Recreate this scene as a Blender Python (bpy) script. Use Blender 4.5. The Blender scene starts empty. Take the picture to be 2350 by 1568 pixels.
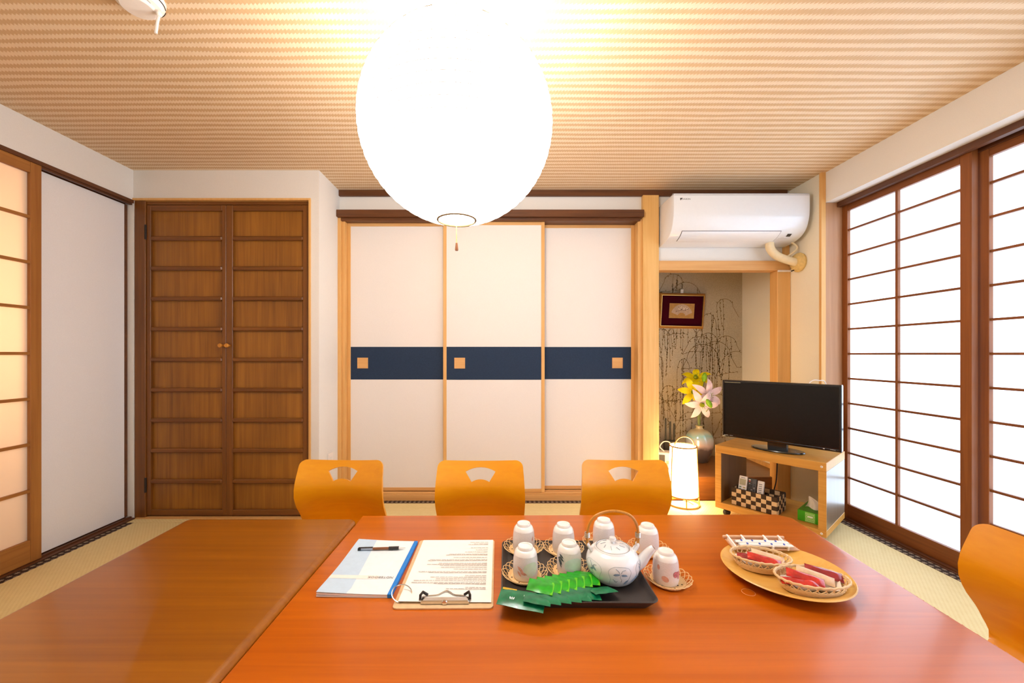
import bpy, bmesh, math, random
from mathutils import Vector, Matrix, geometry
sc = bpy.context.scene
C = sc.collection
R = math.radians
PI = math.pi
random.seed(7)

# ---------------------------------------------------------------- camera, world, light, exposure
cam = bpy.data.objects.new('camera', bpy.data.cameras.new('camera'))
C.objects.link(cam)
cam.location = (0, 0, 1.0)
cam.rotation_euler = (R(90), 0, 0)
cam.data.sensor_width = 36
cam.data.lens = 14.0
cam.data.shift_x = 0.0106
cam.data.shift_y = 0.0123
cam.data.clip_start = 0.02
sc.camera = cam
world = bpy.data.worlds.new('daylight'); sc.world = world
world.use_nodes = True
world.node_tree.nodes['Background'].inputs[0].default_value = (0.75, 0.87, 1, 1)
world.node_tree.nodes['Background'].inputs[1].default_value = 1.0
sc.view_settings.view_transform = 'Standard'
sc.view_settings.look = 'None'
sc.view_settings.gamma = 1
sc.view_settings.use_curve_mapping = False
sc.view_settings.exposure = 1.22
sc.cycles.use_denoising = True
sc.cycles.use_adaptive_sampling = True
sc.cycles.adaptive_threshold = 0.07
sc.cycles.max_bounces = 6
sc.cycles.diffuse_bounces = 4
sc.cycles.glossy_bounces = 3
sc.cycles.transmission_bounces = 4
sc.cycles.sample_clamp_indirect = 6
sc.cycles.caustics_reflective = False
sc.cycles.caustics_refractive = False
LANTERN_E = 6.4
ANDON_E = 7.5
SHOJI_E = 1.5
# lamp of the corridor behind the left paper door
cl = bpy.data.lights.new('corridor_lamp', 'AREA'); cl.energy = 13; cl.size = 0.9; cl.size_y = 1.6; cl.shape = 'RECTANGLE'
cl.color = (1, 0.80, 0.60)
clo = bpy.data.objects.new('corridor_lamp', cl); C.objects.link(clo)
clo.location = (-2.85, 1.45, 1.15); clo.rotation_euler = (0, R(-90), 0)

# ---------------------------------------------------------------- materials
def lin(h):
    h = h.lstrip('#'); o = []
    for i in (0, 2, 4):
        v = int(h[i:i+2], 16) / 255
        o.append(v/12.92 if v <= .04045 else ((v+.055)/1.055)**2.4)
    return tuple(o) + (1,)
MATS = {}
class NT:
    def __init__(s, name):
        s.m = bpy.data.materials.new(name); s.m.use_nodes = True
        s.t = s.m.node_tree; s.n = s.t.nodes; s.p = s.n['Principled BSDF']
        s.out = s.n['Material Output']
        MATS[name] = s.m
    def add(s, kind, **kw):
        n = s.n.new(kind)
        for k, v in kw.items(): setattr(n, k, v)
        return n
    def link(s, a, b): s.t.links.new(a, b)
    def put(s, inp, v):
        if hasattr(v, 'is_output'): s.link(v, inp)
        else: inp.default_value = v
    def math(s, op, a, b=0.0, c=0.0):
        n = s.add('ShaderNodeMath', operation=op)
        for i, v in enumerate((a, b, c)): s.put(n.inputs[i], v)
        return n.outputs[0]
    def mix(s, f, a, b):
        n = s.add('ShaderNodeMix', data_type='RGBA')
        s.put(n.inputs[0], f); s.put(n.inputs[6], a); s.put(n.inputs[7], b)
        return n.outputs[2]
    def coord(s, scale=(1, 1, 1), rot=(0, 0, 0)):
        c = s.add('ShaderNodeTexCoord'); m = s.add('ShaderNodeMapping')
        m.inputs['Scale'].default_value = scale; m.inputs['Rotation'].default_value = rot
        s.link(c.outputs['Object'], m.inputs[0]); return m.outputs[0]
    def xyz(s, v):
        n = s.add('ShaderNodeSeparateXYZ'); s.link(v, n.inputs[0]); return n.outputs
    def noise(s, v, scale=5, detail=4, rough=.55, dist=0):
        n = s.add('ShaderNodeTexNoise'); s.link(v, n.inputs['Vector'])
        n.inputs['Scale'].default_value = scale; n.inputs['Detail'].default_value = detail
        n.inputs['Roughness'].default_value = rough; n.inputs['Distortion'].default_value = dist
        return n.outputs['Fac']
    def ramp(s, f, stops):
        n = s.add('ShaderNodeValToRGB'); e = n.color_ramp.elements
        while len(e) < len(stops): e.new(.5)
        for q, (p, c) in zip(e, stops): q.position = p; q.color = c
        s.link(f, n.inputs[0]); return n.outputs[0]
    def bump(s, h, strength=.2, dist=.002):
        n = s.add('ShaderNodeBump'); n.inputs['Strength'].default_value = strength
        n.inputs['Distance'].default_value = dist
        s.link(h, n.inputs['Height']); s.link(n.outputs[0], s.p.inputs['Normal'])
    def base(s, c, rough=.5, coat=0, spec=.5, metal=0):
        s.put(s.p.inputs['Base Color'], c); s.p.inputs['Roughness'].default_value = rough
        s.p.inputs['Coat Weight'].default_value = coat; s.p.inputs['Coat Roughness'].default_value = .12
        s.p.inputs['Specular IOR Level'].default_value = spec; s.p.inputs['Metallic'].default_value = metal
        return s.m

def plain(name, col, rough=.5, spec=.5, metal=0, coat=0, var=.06, bump=0, scale=60):
    t = NT(name); c = lin(col); f = t.noise(t.coord(), scale, 3)
    d = tuple(max(0, x*(1-var)) for x in c[:3]) + (1,)
    e = tuple(min(1, x*(1+var)) for x in c[:3]) + (1,)
    t.base(t.ramp(f, [(.3, d), (.7, e)]), rough, coat, spec, metal)
    if bump: t.bump(f, bump)
    return t.m
def wood(name, dark, light, axis='X', fine=60, rough=.45, coat=0, spec=.5, along=1.6, bump=.08, blotch=.35):
    t = NT(name); s = [fine]*3; s['XYZ'.index(axis)] = along
    f = t.noise(t.coord(tuple(s)), 1, 5, .6, .6)
    g = t.noise(t.coord(tuple(4 if i != 'XYZ'.index(axis) else 1.2 for i in range(3))), 1, 3)
    h = t.math('ADD', t.math('MULTIPLY', f, 1-blotch), t.math('MULTIPLY', g, blotch))
    t.base(t.ramp(h, [(.33, lin(dark)), (.67, lin(light))]), rough, coat, spec)
    if bump: t.bump(f, bump, .001)
    return t.m
def emis(name, col, strength, dcol='#ffffff'):
    t = NT(name); t.base(lin(dcol), .8, 0, .2)
    f = t.noise(t.coord(), 45, 4)
    t.link(t.mix(t.math('MULTIPLY', f, .12), col, tuple(x*.8 for x in col[:3])+(1,)), t.p.inputs['Emission Color'])
    t.p.inputs['Emission Strength'].default_value = strength
    return t.m

plain('plaster', '#e7e2dc', .9, .2, var=.02, bump=.12, scale=260)
plain('plaster_cream', '#f1e8d4', .9, .2, var=.02, bump=.12, scale=260)
plain('panel_white', '#ebe7e6', .85, .2, var=.02, bump=.05, scale=200)
plain('fusuma_paper', '#ede5df', .85, .2, var=.025, bump=.1, scale=320)
plain('navy_paper', '#27374f', .75, .25, var=.22, bump=.1, scale=420)
wood('wood_dark', '#4a2711', '#70411d', 'X', 50, .45)
wood('wood_dark_y', '#4a2711', '#6b3d1c', 'Y', 50, .5)
wood('wood_pale', '#d9a25c', '#eab873', 'Z', 45, .5)
wood('wood_pale_x', '#d39a58', '#e3b070', 'X', 45, .5)
wood('wood_pillar', '#dba354', '#efc27c', 'Z', 40, .45)
wood('wood_shoji', '#7d4318', '#9b5a26', 'Z', 60, .5)
wood('wood_shoji_y', '#74401a', '#935424', 'Y', 60, .5)
wood('wood_shoji_left', '#8f5520', '#b07534', 'Z', 60, .5)
wood('wood_shoji_left_y', '#8f5520', '#b07534', 'Y', 60, .5)
wood('wood_column', '#a9764f', '#c08f66', 'Z', 50, .5)
wood('closet_panel', '#744410', '#a86e22', 'Z', 55, .4, blotch=.5)
wood('closet_frame', '#64380f', '#85501a', 'Z', 55, .38)
wood('closet_rail', '#64380f', '#85501a', 'X', 55, .38)
wood('table_right', '#b25406', '#ce680a', 'X', 35, .3, .2, .42, .9, .03)
wood('table_left', '#884a04', '#a25f08', 'X', 42, .34, .2, .5, .9, .04)
wood('table_edge', '#5e2a06', '#86420e', 'Y', 30, .35, .2)
wood('chair_ply', '#ea9604', '#f6a810', 'X', 25, .35, .25, along=1.2, bump=.03)
wood('stand_oak', '#c28433', '#dba24d', 'X', 70, .45)
wood('stand_side', '#75624c', '#8c765e', 'Z', 60, .32, .2)  # same oak veneer, colour darkened to offset the window's reflection on this side
wood('stand_inner', '#6b4a26', '#87623a', 'Z', 60, .5)
wood('board_dark', '#6a3d17', '#8f5a28', 'X', 35, .35, .2)
wood('plate_wood', '#e3a745', '#f0bf66', 'X', 60, .4, .1)
wood('frame_wood', '#a56a1e', '#c98c38', 'X', 40, .4)
wood('rattan', '#e2b579', '#f3d09a', 'X', 90, .5)
wood('basket_rattan', '#e3b880', '#f2d2a4', 'X', 120, .55)
wood('bamboo', '#d9a27a', '#ebbd97', 'X', 60, .5)
wood('cane', '#bf7a26', '#d9973c', 'Z', 60, .4)
plain('porcelain', '#f0f0f2', .12, .6, coat=.6, var=.01)
plain('stoneware', '#f0e6e2', .38, .5, coat=.3, var=.05, bump=.35, scale=420)
plain('stoneware_foot', '#f3ebe4', .2, .5, coat=.5, var=.01)
plain('ink_blue', '#8199b2', .3, var=.3, scale=90)
plain('ink_line', '#98a3ac', .3, var=.2)
plain('ink_leaf', '#4d5a5e', .35, var=.3, scale=120)
plain('glaze_green', '#dce5c8', .3, var=.1, scale=30)
plain('glaze_bluegreen', '#dfeae2', .3, var=.1, scale=30)
plain('petal_red', '#c9767a', .4, var=.25, scale=140)
plain('petal_salmon', '#dfa48e', .4, var=.2, scale=120)
plain('tray_black', '#3b322d', .5, .5, var=.15, bump=.15, scale=500)
plain('tea_green', '#1a9a12', .3, .5, coat=.3, var=.3, scale=40)
plain('tea_teal', '#0a6e45', .3, .5, coat=.3, var=.35, scale=40)
plain('tea_bright', '#63c21a', .35, .5, var=.2)
plain('tea_gold', '#c9a227', .35, var=.1)
plain('white_print', '#f4f6f0', .5, var=.01)
plain('paper_white', '#f6f1ea', .8, .2, var=.015)
plain('cover_white', '#e6ecef', .55, .4, var=.02)
plain('cover_blue', '#c2d6e8', .55, .4, var=.03)
plain('cover_cream', '#f2e8df', .55, .4, var=.02)
plain('spine_blue', '#1f7fd6', .5, .4, var=.05)
plain('print_grey', '#9a8f86', .8, .2, var=.1)
plain('board_beige', '#e0bb8e', .5, .4, var=.08)
plain('chrome', '#d8d2ca', .16, .5, 1, var=.02)
plain('steel_dark', '#3a3431', .35, .5, .6)
plain('pen_black', '#15151a', .3, .5, coat=.4)
plain('pen_clear', '#9fa6b4', .12, .6, coat=.4)
plain('copper', '#8c5a3c', .3, .5, .5)
plain('sachet_red', '#c8281c', .22, .6, coat=.5, var=.25, scale=60)
plain('sachet_crimson', '#9d1f24', .22, .6, coat=.5, var=.25, scale=60)
plain('sachet_cream', '#e9c39c', .4, .5, var=.12)
plain('napkin', '#f4e6d3', .85, .2, var=.03)
plain('ac_white', '#eceef2', .22, .5, coat=.4, var=.008)
plain('ac_side', '#e7dccf', .3, .5, var=.01)
plain('gap_dark', '#2b221d', .7, .2)
plain('putty', '#e0c07c', .6, .3, var=.1, bump=.6, scale=70)
plain('hose_wrap', '#ecd9b2', .45, .4, var=.05, bump=.2, scale=40)
plain('tv_black', '#0b0b0d', .25, .5, coat=.5)
plain('tv_screen', '#0b0a0a', .28, .35, var=.3)
plain('plastic_white', '#efe6df', .4, .5, var=.02)
plain('plastic_dark', '#37312b', .45, .5, var=.1)
plain('lcd', '#b9b08e', .3, var=.05)
plain('button_grey', '#8d8882', .5, var=.05)
plain('button_green', '#5e8a62', .5); plain('button_yellow', '#b59a3d', .5); plain('button_red', '#c8472e', .5)
plain('strap_brown', '#43301f', .75, .3, var=.2, bump=.3, scale=500)
plain('strap_beige', '#d9b78c', .75, .3, var=.1, bump=.3, scale=500)
plain('tissue_green', '#3da20c', .5, .4, var=.06)
plain('tissue_top', '#4f8c22', .5, .4, var=.12)
plain('tissue_panel', '#8fce5f', .55, .4, var=.15, scale=200)
plain('tissue_paper', '#f0e2cf', .9, .1, var=.03)
plain('rubber', '#2a2724', .5, .4)
plain('brass_wood', '#b98435', .4, .5, var=.1)
plain('lily_yellow', '#ffe000', .5, .3, var=.1, scale=30)
plain('lily_pink', '#fbdbdc', .5, .3, var=.08, scale=30)
plain('lily_throat', '#8f9a1c', .5, .3, var=.2)
plain('leaf_green', '#7fb01c', .45, .4, var=.15)
plain('stem_green', '#8a9a63', .5, .3, var=.15)
plain('maroon_mat', '#3d0414', .95, .1, var=.2, bump=.2, scale=500)
plain('gold', '#d9a958', .3, .5, .7)
plain('artwork_tan', '#bd9156', .8, .2, var=.12)
plain('artwork_fan', '#c9ae97', .8, .2, var=.1)
plain('artwork_branch', '#5d4436', .8, .2)
plain('artwork_bloom', '#efe0d2', .8, .2)
plain('branch_ink', '#836d4b', .8, .2, var=.15)
plain('router_black', '#38352c', .5, .4)
plain('cord_black', '#17120e', .5, .4)
plain('cover_ink', '#3f58b8', .5)
plain('rib_dark', '#5e4629', .7, .1)
plain('scratch', '#e0a070', .6)

# reflective vase glaze, banded by height
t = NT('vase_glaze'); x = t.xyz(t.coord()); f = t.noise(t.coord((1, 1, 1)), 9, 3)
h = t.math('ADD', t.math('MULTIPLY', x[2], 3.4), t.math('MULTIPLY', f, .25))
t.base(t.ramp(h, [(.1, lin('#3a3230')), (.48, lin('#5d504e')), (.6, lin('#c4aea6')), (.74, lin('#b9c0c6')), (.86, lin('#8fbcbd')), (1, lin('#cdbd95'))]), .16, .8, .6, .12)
# wallpaper of the alcove
t = NT('wallpaper'); f = t.noise(t.coord(), 160, 5); g = t.noise(t.coord((1, 1, .5)), 90, 2, .5, 2)
t.base(t.ramp(t.math('ADD', t.math('MULTIPLY', f, .6), t.math('MULTIPLY', g, .4)), [(.35, lin('#b0a38b')), (.65, lin('#c8bca4'))]), .7, 0, .3)
t.bump(g, .15, .001)
# woven ceiling: relief shading of slanted splints painted as two-tone saw-tooth bands
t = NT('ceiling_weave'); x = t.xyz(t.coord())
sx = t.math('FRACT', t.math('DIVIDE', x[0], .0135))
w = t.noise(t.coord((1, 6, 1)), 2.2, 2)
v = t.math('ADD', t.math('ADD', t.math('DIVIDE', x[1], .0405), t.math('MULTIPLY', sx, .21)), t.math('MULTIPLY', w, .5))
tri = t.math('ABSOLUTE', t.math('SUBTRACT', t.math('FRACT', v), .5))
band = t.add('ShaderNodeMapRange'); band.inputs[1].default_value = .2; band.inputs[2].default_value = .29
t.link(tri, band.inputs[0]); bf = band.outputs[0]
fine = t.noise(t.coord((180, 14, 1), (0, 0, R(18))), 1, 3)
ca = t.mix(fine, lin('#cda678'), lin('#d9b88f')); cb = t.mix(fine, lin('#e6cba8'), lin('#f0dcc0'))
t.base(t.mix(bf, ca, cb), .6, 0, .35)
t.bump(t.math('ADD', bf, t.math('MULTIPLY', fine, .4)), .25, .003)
# tatami
def tatami(name, axis):
    t = NT(name); s = [3]*3; s['XY'.index(axis)] = 1
    x = t.xyz(t.coord())
    ax = x['XY'.index(axis)]; ot = x[1-'XY'.index(axis)]
    rib = t.math('ABSOLUTE', t.math('SINE', t.math('MULTIPLY', ot, PI/.0085)))
    kn = t.math('SINE', t.math('ADD', t.math('MULTIPLY', ax, 2*PI/.021), t.math('MULTIPLY', t.math('FLOOR', t.math('DIVIDE', ot, .0085)), PI)))
    f = t.noise(t.coord(), 30, 4); q = t.math('ADD', t.math('MULTIPLY', rib, .6), t.math('ADD', t.math('MULTIPLY', kn, .12), t.math('MULTIPLY', f, .35)))
    t.base(t.ramp(q, [(.25, lin('#d6bc7c')), (.8, lin('#efdca6'))]), .6, 0, .3); t.bump(q, .3, .002)
tatami('tatami_y', 'Y'); tatami('tatami_x', 'X')
# tatami cloth border: dark brown with pale stars
def heri(name, ax):
    t = NT(name); x = t.xyz(t.coord()); a = x[ax]; b = x[1-ax]
    u = t.math('SUBTRACT', t.math('FRACT', t.math('DIVIDE', a, .03)), .5)
    w = t.math('SUBTRACT', t.math('FRACT', t.math('DIVIDE', b, .03)), .5)
    d = t.math('MINIMUM', t.math('MINIMUM', t.math('ABSOLUTE', u), t.math('ABSOLUTE', w)),
               t.math('MINIMUM', t.math('ABSOLUTE', t.math('SUBTRACT', u, w)), t.math('ABSOLUTE', t.math('ADD', u, w))))
    r = t.math('ADD', t.math('MULTIPLY', u, u), t.math('MULTIPLY', w, w))
    k = t.math('MULTIPLY', t.math('LESS_THAN', d, .06), t.math('LESS_THAN', r, .12))
    t.base(t.mix(k, lin('#3a2a22'), lin('#a8937c')), .8, 0, .2)
heri('heri_y', 1); heri('heri_x', 0)
emis('lantern_paper', (1, .975, .93, 1), LANTERN_E)
emis('andon_paper', (1, .70, .36, 1), ANDON_E)
emis('shoji_paper', (.62, .79, 1, 1), SHOJI_E, '#c8ccd0')
# left shoji paper lets corridor light through
t = NT('shoji_paper_left'); t.base(lin('#f3e6d6'), .9, 0, .1)
tr = t.add('ShaderNodeBsdfTranslucent'); tr.inputs[0].default_value = lin('#f3dec6')
f = t.noise(t.coord(), 60, 4); t.bump(f, .1)
mx = t.add('ShaderNodeMixShader'); mx.inputs[0].default_value = .5
t.link(t.p.outputs[0], mx.inputs[1]); t.link(tr.outputs[0], mx.inputs[2]); t.link(mx.outputs[0], t.out.inputs[0])

# ---------------------------------------------------------------- mesh helpers
class MB:
    def __init__(s): s.bm = bmesh.new()
    def merge(s, t, M=None):
        if M is not None: bmesh.ops.transform(t, matrix=M, verts=t.verts)
        me = bpy.data.meshes.new('tmp'); t.to_mesh(me); t.free(); s.bm.from_mesh(me); bpy.data.meshes.remove(me); return s
    def box(s, x0, x1, y0, y1, z0, z1, bev=0, M=None, seg=1):
        t = bmesh.new(); bmesh.ops.create_cube(t, size=1)
        bmesh.ops.transform(t, matrix=Matrix.Translation(((x0+x1)/2, (y0+y1)/2, (z0+z1)/2)) @ Matrix.Diagonal((abs(x1-x0), abs(y1-y0), abs(z1-z0), 1)), verts=t.verts)
        if bev: bmesh.ops.bevel(t, geom=t.edges[:], offset=bev, segments=seg, affect='EDGES', profile=.5)
        return s.merge(t, M)
    def lathe(s, prof, n=24, cx=0, cy=0, cz=0, sx=1, sy=1, M=None):
        t = bmesh.new(); rings = []
        for r, z in prof:
            if r < 1e-6: rings.append([t.verts.new((cx, cy, cz+z))])
            else: rings.append([t.verts.new((cx+r*sx*math.cos(2*PI*i/n), cy+r*sy*math.sin(2*PI*i/n), cz+z)) for i in range(n)])
        for a, b in zip(rings, rings[1:]):
            for i in range(n):
                j = (i+1) % n
                if len(a) == 1 and len(b) == 1: continue
                if len(a) == 1: t.faces.new((a[0], b[i], b[j]))
                elif len(b) == 1: t.faces.new((a[i], b[0], a[j]))
                else: t.faces.new((a[i], b[i], b[j], a[j]))
        bmesh.ops.recalc_face_normals(t, faces=t.faces)
        return s.merge(t, M)
    def tube(s, pts, r, n=6, closed=False, radii=None, M=None):
        t = bmesh.new(); P = [Vector(p) for p in pts]; L = len(P); rings = []
        up = None
        for i, p in enumerate(P):
            if closed: d = (P[(i+1) % L]-P[i-1])
            else: d = P[min(i+1, L-1)]-P[max(i-1, 0)]
            d = d.normalized()
            if up is None: up = d.orthogonal().normalized()
            up = (up - d*up.dot(d)).normalized() if (up - d*up.dot(d)).length > 1e-6 else d.orthogonal().normalized()
            w = d.cross(up); rr = radii[i] if radii else r
            rings.append([t.verts.new(p+(up*math.cos(2*PI*k/n)+w*math.sin(2*PI*k/n))*rr) for k in range(n)])
        for i in range(L if closed else L-1):
            a, b = rings[i], rings[(i+1) % L]
            for k in range(n): t.faces.new((a[k], a[(k+1) % n], b[(k+1) % n], b[k]))
        if not closed: t.faces.new(rings[0][::-1]); t.faces.new(rings[-1])
        bmesh.ops.recalc_face_normals(t, faces=t.faces)
        return s.merge(t, M)
    def prism(s, poly, z0, z1, bev=0, seg=2, M=None):
        t = bmesh.new(); a = [t.verts.new((x, y, z0)) for x, y in poly]; f = t.faces.new(a)
        e = bmesh.ops.extrude_face_region(t, geom=[f]); vs = [v for v in e['geom'] if isinstance(v, bmesh.types.BMVert)]
        for v in vs: v.co.z = z1
        bmesh.ops.recalc_face_normals(t, faces=t.faces)
        if bev:
            ed = [q for q in t.edges if abs(q.verts[0].co.z-q.verts[1].co.z) < 1e-7]
            bmesh.ops.bevel(t, geom=ed, offset=bev, segments=seg, affect='EDGES', profile=.5)
        return s.merge(t, M)
    def grid(s, fn, nu, nv, M=None, closed_u=False):
        t = bmesh.new(); V = [[t.verts.new(fn(i/nu, j/nv)) for j in range(nv+1)] for i in range(nu if closed_u else nu+1)]
        for i in range(nu):
            for j in range(nv):
                k = (i+1) % len(V); t.faces.new((V[i][j], V[k][j], V[k][j+1], V[i][j+1]))
        return s.merge(t, M)
    def face(s, pts):
        s.bm.faces.new([s.bm.verts.new(p) for p in pts]); return s
    def mesh(s, name, mat, smooth=True, ang=35):
        me = bpy.data.meshes.new(name); s.bm.to_mesh(me); s.bm.free()
        me.materials.append(MATS[mat])
        if smooth:
            me.polygons.foreach_set('use_smooth', [True]*len(me.polygons)); me.set_sharp_from_angle(angle=R(ang))
        return me
    def build(s, name, mat, parent=None, smooth=True, ang=35):
        return link(name, s.mesh(name, mat, smooth, ang), parent)
def link(name, me, parent=None, M=None):
    o = bpy.data.objects.new(name, me); C.objects.link(o)
    if parent: o.parent = parent
    if M is not None: o.matrix_basis = M
    return o
def box(name, mat, parent, *a, bev=0): return MB().box(*a, bev=bev).build(name, mat, parent)
def tag(o, label=None, cat=None, group=None, kind=None):
    if label: o['label'] = label
    if cat: o['category'] = cat
    if group: o['group'] = group
    if kind: o['kind'] = kind
    return o
def thing(name, label, cat, loc=(0, 0, 0), rz=0, group=None):
    o = bpy.data.objects.new(name, None); C.objects.link(o); o.empty_display_size = .05
    o.location = loc; o.rotation_euler = (0, 0, rz); return tag(o, label, cat, group)
def struct(name, label, cat, o=None):
    if o is None: o = bpy.data.objects.new(name, None); C.objects.link(o)
    return tag(o, label, cat, None, 'structure')
def sbox(name, label, cat, mat, *boxes, bev=0):
    m = MB()
    for b in boxes: m.box(*b, bev=bev)
    return struct(name, label, cat, m.build(name, mat))
def copy_tree(o, parent=None):
    c = o.copy(); C.objects.link(c)
    if parent: c.parent = parent
    for ch in list(o.children): copy_tree(ch, c)
    return c
def rrect(x0, x1, y0, y1, r, n=5):
    p = []
    for cx, cy, a in ((x1-r, y1-r, 0), (x0+r, y1-r, 90), (x0+r, y0+r, 180), (x1-r, y0+r, 270)):
        for i in range(n+1): q = R(a+90*i/n); p.append((cx+r*math.cos(q), cy+r*math.sin(q)))
    return p
def crom(P, per=8):
    P = [Vector(p) for p in P]; Q = [2*P[0]-P[1]]+P+[2*P[-1]-P[-2]]; o = []
    for i in range(1, len(Q)-2):
        a, b, c, d = Q[i-1:i+3]
        for k in range(per):
            t = k/per
            o.append(.5*((2*b)+(c-a)*t+(2*a-5*b+4*c-d)*t*t+(3*b-a-3*c+d)*t**3))
    return o+[P[-1]]
def plate(outline, holes, step, fn, th, name, mat, parent=None):
    """thin shell of thickness th over a 2D outline with holes, bent by fn(u,v)->(point, normal)"""
    def inside(p, poly):
        r = False; j = len(poly)-1
        for i in range(len(poly)):
            if (poly[i][1] > p[1]) != (poly[j][1] > p[1]) and p[0] < (poly[j][0]-poly[i][0])*(p[1]-poly[i][1])/(poly[j][1]-poly[i][1])+poly[i][0]: r = not r
            j = i
        return r
    def dens(poly):
        o = []
        for i in range(len(poly)):
            a, b = Vector(poly[i-1]), Vector(poly[i]); n = max(1, int((b-a).length/step))
            for k in range(n): o.append(tuple(a+(b-a)*k/n))
        return o
    loops = [dens(outline)]+[dens(h) for h in holes]
    V = []; E = []
    for l in loops:
        n0 = len(V); V += l; E += [(n0+i, n0+(i+1) % len(l)) for i in range(len(l))]
    xs = [p[0] for p in outline]; ys = [p[1] for p in outline]
    edge = [Vector(p) for p in V]
    y = min(ys)+step*.5
    while y < max(ys):
        x = min(xs)+step*.5
        while x < max(xs):
            if inside((x, y), outline) and not any(inside((x, y), h) for h in holes) and min((Vector((x, y))-q).length_squared for q in edge) > (step*.45)**2: V.append((x, y))
            x += step
        y += step
    r = geometry.delaunay_2d_cdt([Vector(p) for p in V], E, [], 0, 1e-5)
    vs, fs = r[0], r[2]
    keep = []
    for f in fs:
        c = sum((vs[i] for i in f), Vector((0, 0)))/len(f)
        if inside(c, outline) and not any(inside(c, h) for h in holes): keep.append(f)
    m = MB(); bm = m.bm; top = []; bot = []
    for v in vs:
        p, n = fn(v[0], v[1]); top.append(bm.verts.new(p+n*th/2)); bot.append(bm.verts.new(p-n*th/2))
    cnt = {}
    for f in keep:
        bm.faces.new([top[i] for i in f]); bm.faces.new([bot[i] for i in f][::-1])
        for a, b in zip(f, f[1:]+f[:1]): cnt.setdefault((min(a, b), max(a, b)), []).append((a, b))
    for k, l in cnt.items():
        if len(l) == 1: a, b = l[0]; bm.faces.new((top[b], top[a], bot[a], bot[b]))
    for v in [v for v in bm.verts if not v.link_faces]: bm.verts.remove(v)
    bmesh.ops.recalc_face_normals(bm, faces=bm.faces)
    return m.build(name, mat, parent, ang=50)
def text(name, body, size, mat, parent, M, sx=1):
    cu = bpy.data.curves.new(name, 'FONT'); cu.body = body; cu.size = size; cu.extrude = .0002
    cu.align_x = 'CENTER'; cu.align_y = 'CENTER'; cu.resolution_u = 2; cu.space_character = 1.0
    o = bpy.data.objects.new(name, cu); me = bpy.data.meshes.new_from_object(o); bpy.data.objects.remove(o)
    me.materials.clear(); me.materials.append(MATS[mat])
    return link(name, me, parent, M @ Matrix.Diagonal((sx, 1, 1, 1)))
def T(x, y, z): return Matrix.Translation((x, y, z))
def RX(a): return Matrix.Rotation(R(a), 4, 'X')
def RY(a): return Matrix.Rotation(R(a), 4, 'Y')
def RZ(a): return Matrix.Rotation(R(a), 4, 'Z')

# ---------------------------------------------------------------- the room
CEIL = 2.12
sbox('ceiling', 'woven splint ceiling, weave shading painted as pale and tan bands', 'ceiling', 'ceiling_weave', (-2.34, 2.4, -1.1, 2.80, CEIL, CEIL+.08))
fl = sbox('floor', 'floor under the straw mats', 'floor', 'wood_dark', (-3.2, 2.4, -1.1, 3.42, -.12, -.03))
def mat_piece(x0, x1, y0, y1, axis, borders):
    o = box('tatami_mat', 'tatami_'+axis.lower(), fl, x0+.001, x1-.001, y0+.001, y1-.001, -.03, 0)
    for b in borders: box('tatami_border', 'heri_y' if axis == 'Y' else 'heri_x', o, *b, bev=.0008)
Bt = (-.012, .0015)
mat_piece(-2.222, -1.36, .55, 2.36, 'Y', [(-2.222, -2.176, .551, 2.359, *Bt), (-1.407, -1.361, .551, 2.359, *Bt)])
mat_piece(-2.222, -1.36, -1.1, .55, 'Y', [(-2.222, -2.176, -1.099, .549, *Bt), (-1.407, -1.361, -1.099, .549, *Bt)])
mat_piece(-2.222, -1.12, 2.36, 2.415, 'X', [])
mat_piece(-1.36, -1.12, 1.85, 2.36, 'X', [])
mat_piece(-1.12, 1.19, 1.85, 2.715, 'X', [(-1.119, .965, 2.668, 2.713, *Bt), (-1.119, 1.189, 1.851, 1.896, *Bt)])
mat_piece(-1.36, .35, .55, 1.85, 'X', []); mat_piece(.35, 1.19, .55, 1.85, 'X', [])
mat_piece(-1.36, 1.19, -1.1, .55, 'X', [])
mat_piece(1.19, 2.062, .90, 2.715, 'Y', [(2.016, 2.061, .901, 2.45, *Bt), (1.191, 1.236, .901, 1.84, *Bt)])
mat_piece(1.19, 2.062, -1.1, .90, 'Y', [(2.016, 2.061, -1.099, .899, *Bt)])

sbox('wall_left', 'white plaster band above the left sliding doors', 'wall', 'plaster',
     (-2.34, -2.24, -1.1, 2.525, 1.937, CEIL), (-2.34, -2.24, -1.1, 1.15, 0, 1.937), (-2.34, -2.238, 2.425, 2.525, 0, 1.937))
sbox('wall_corridor', 'corridor wall behind the left paper door', 'wall', 'plaster_cream', (-3.2, -3.1, -.5, 2.6, 0, 2.1), (-3.1, -2.34, -.5, -.4, 0, 2.1), (-3.1, -2.34, 2.44, 2.5, 0, 2.1), (-3.1, -2.34, -.4, 2.44, 2.05, 2.1))
sbox('trim_1', 'dark grooved rail above the left sliding doors', 'rail', 'wood_dark_y',
     (-2.31, -2.236, 1.15, 2.425, 1.918, 1.937), (-2.31, -2.29, 1.15, 2.425, 1.90, 1.918), (-2.262, -2.246, 1.15, 2.425, 1.908, 1.918))
sbox('trim_2', 'dark grooved sill below the left sliding doors', 'sill', 'wood_dark_y',
     (-2.34, -2.224, 1.15, 2.425, -.02, .004), (-2.262, -2.250, 1.15, 2.425, .004, .012), (-2.34, -2.29, 1.15, 2.425, .004, .012))
sbox('wall_closet', 'white plaster around the brown built-in closet', 'wall', 'plaster',
     (-2.24, -1.109, 2.425, 2.525, 1.948, CEIL), (-1.158, -1.109, 2.425, 2.735, 0, 1.948), (-1.16, -1.109, 2.525, 2.735, 1.948, CEIL))
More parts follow.
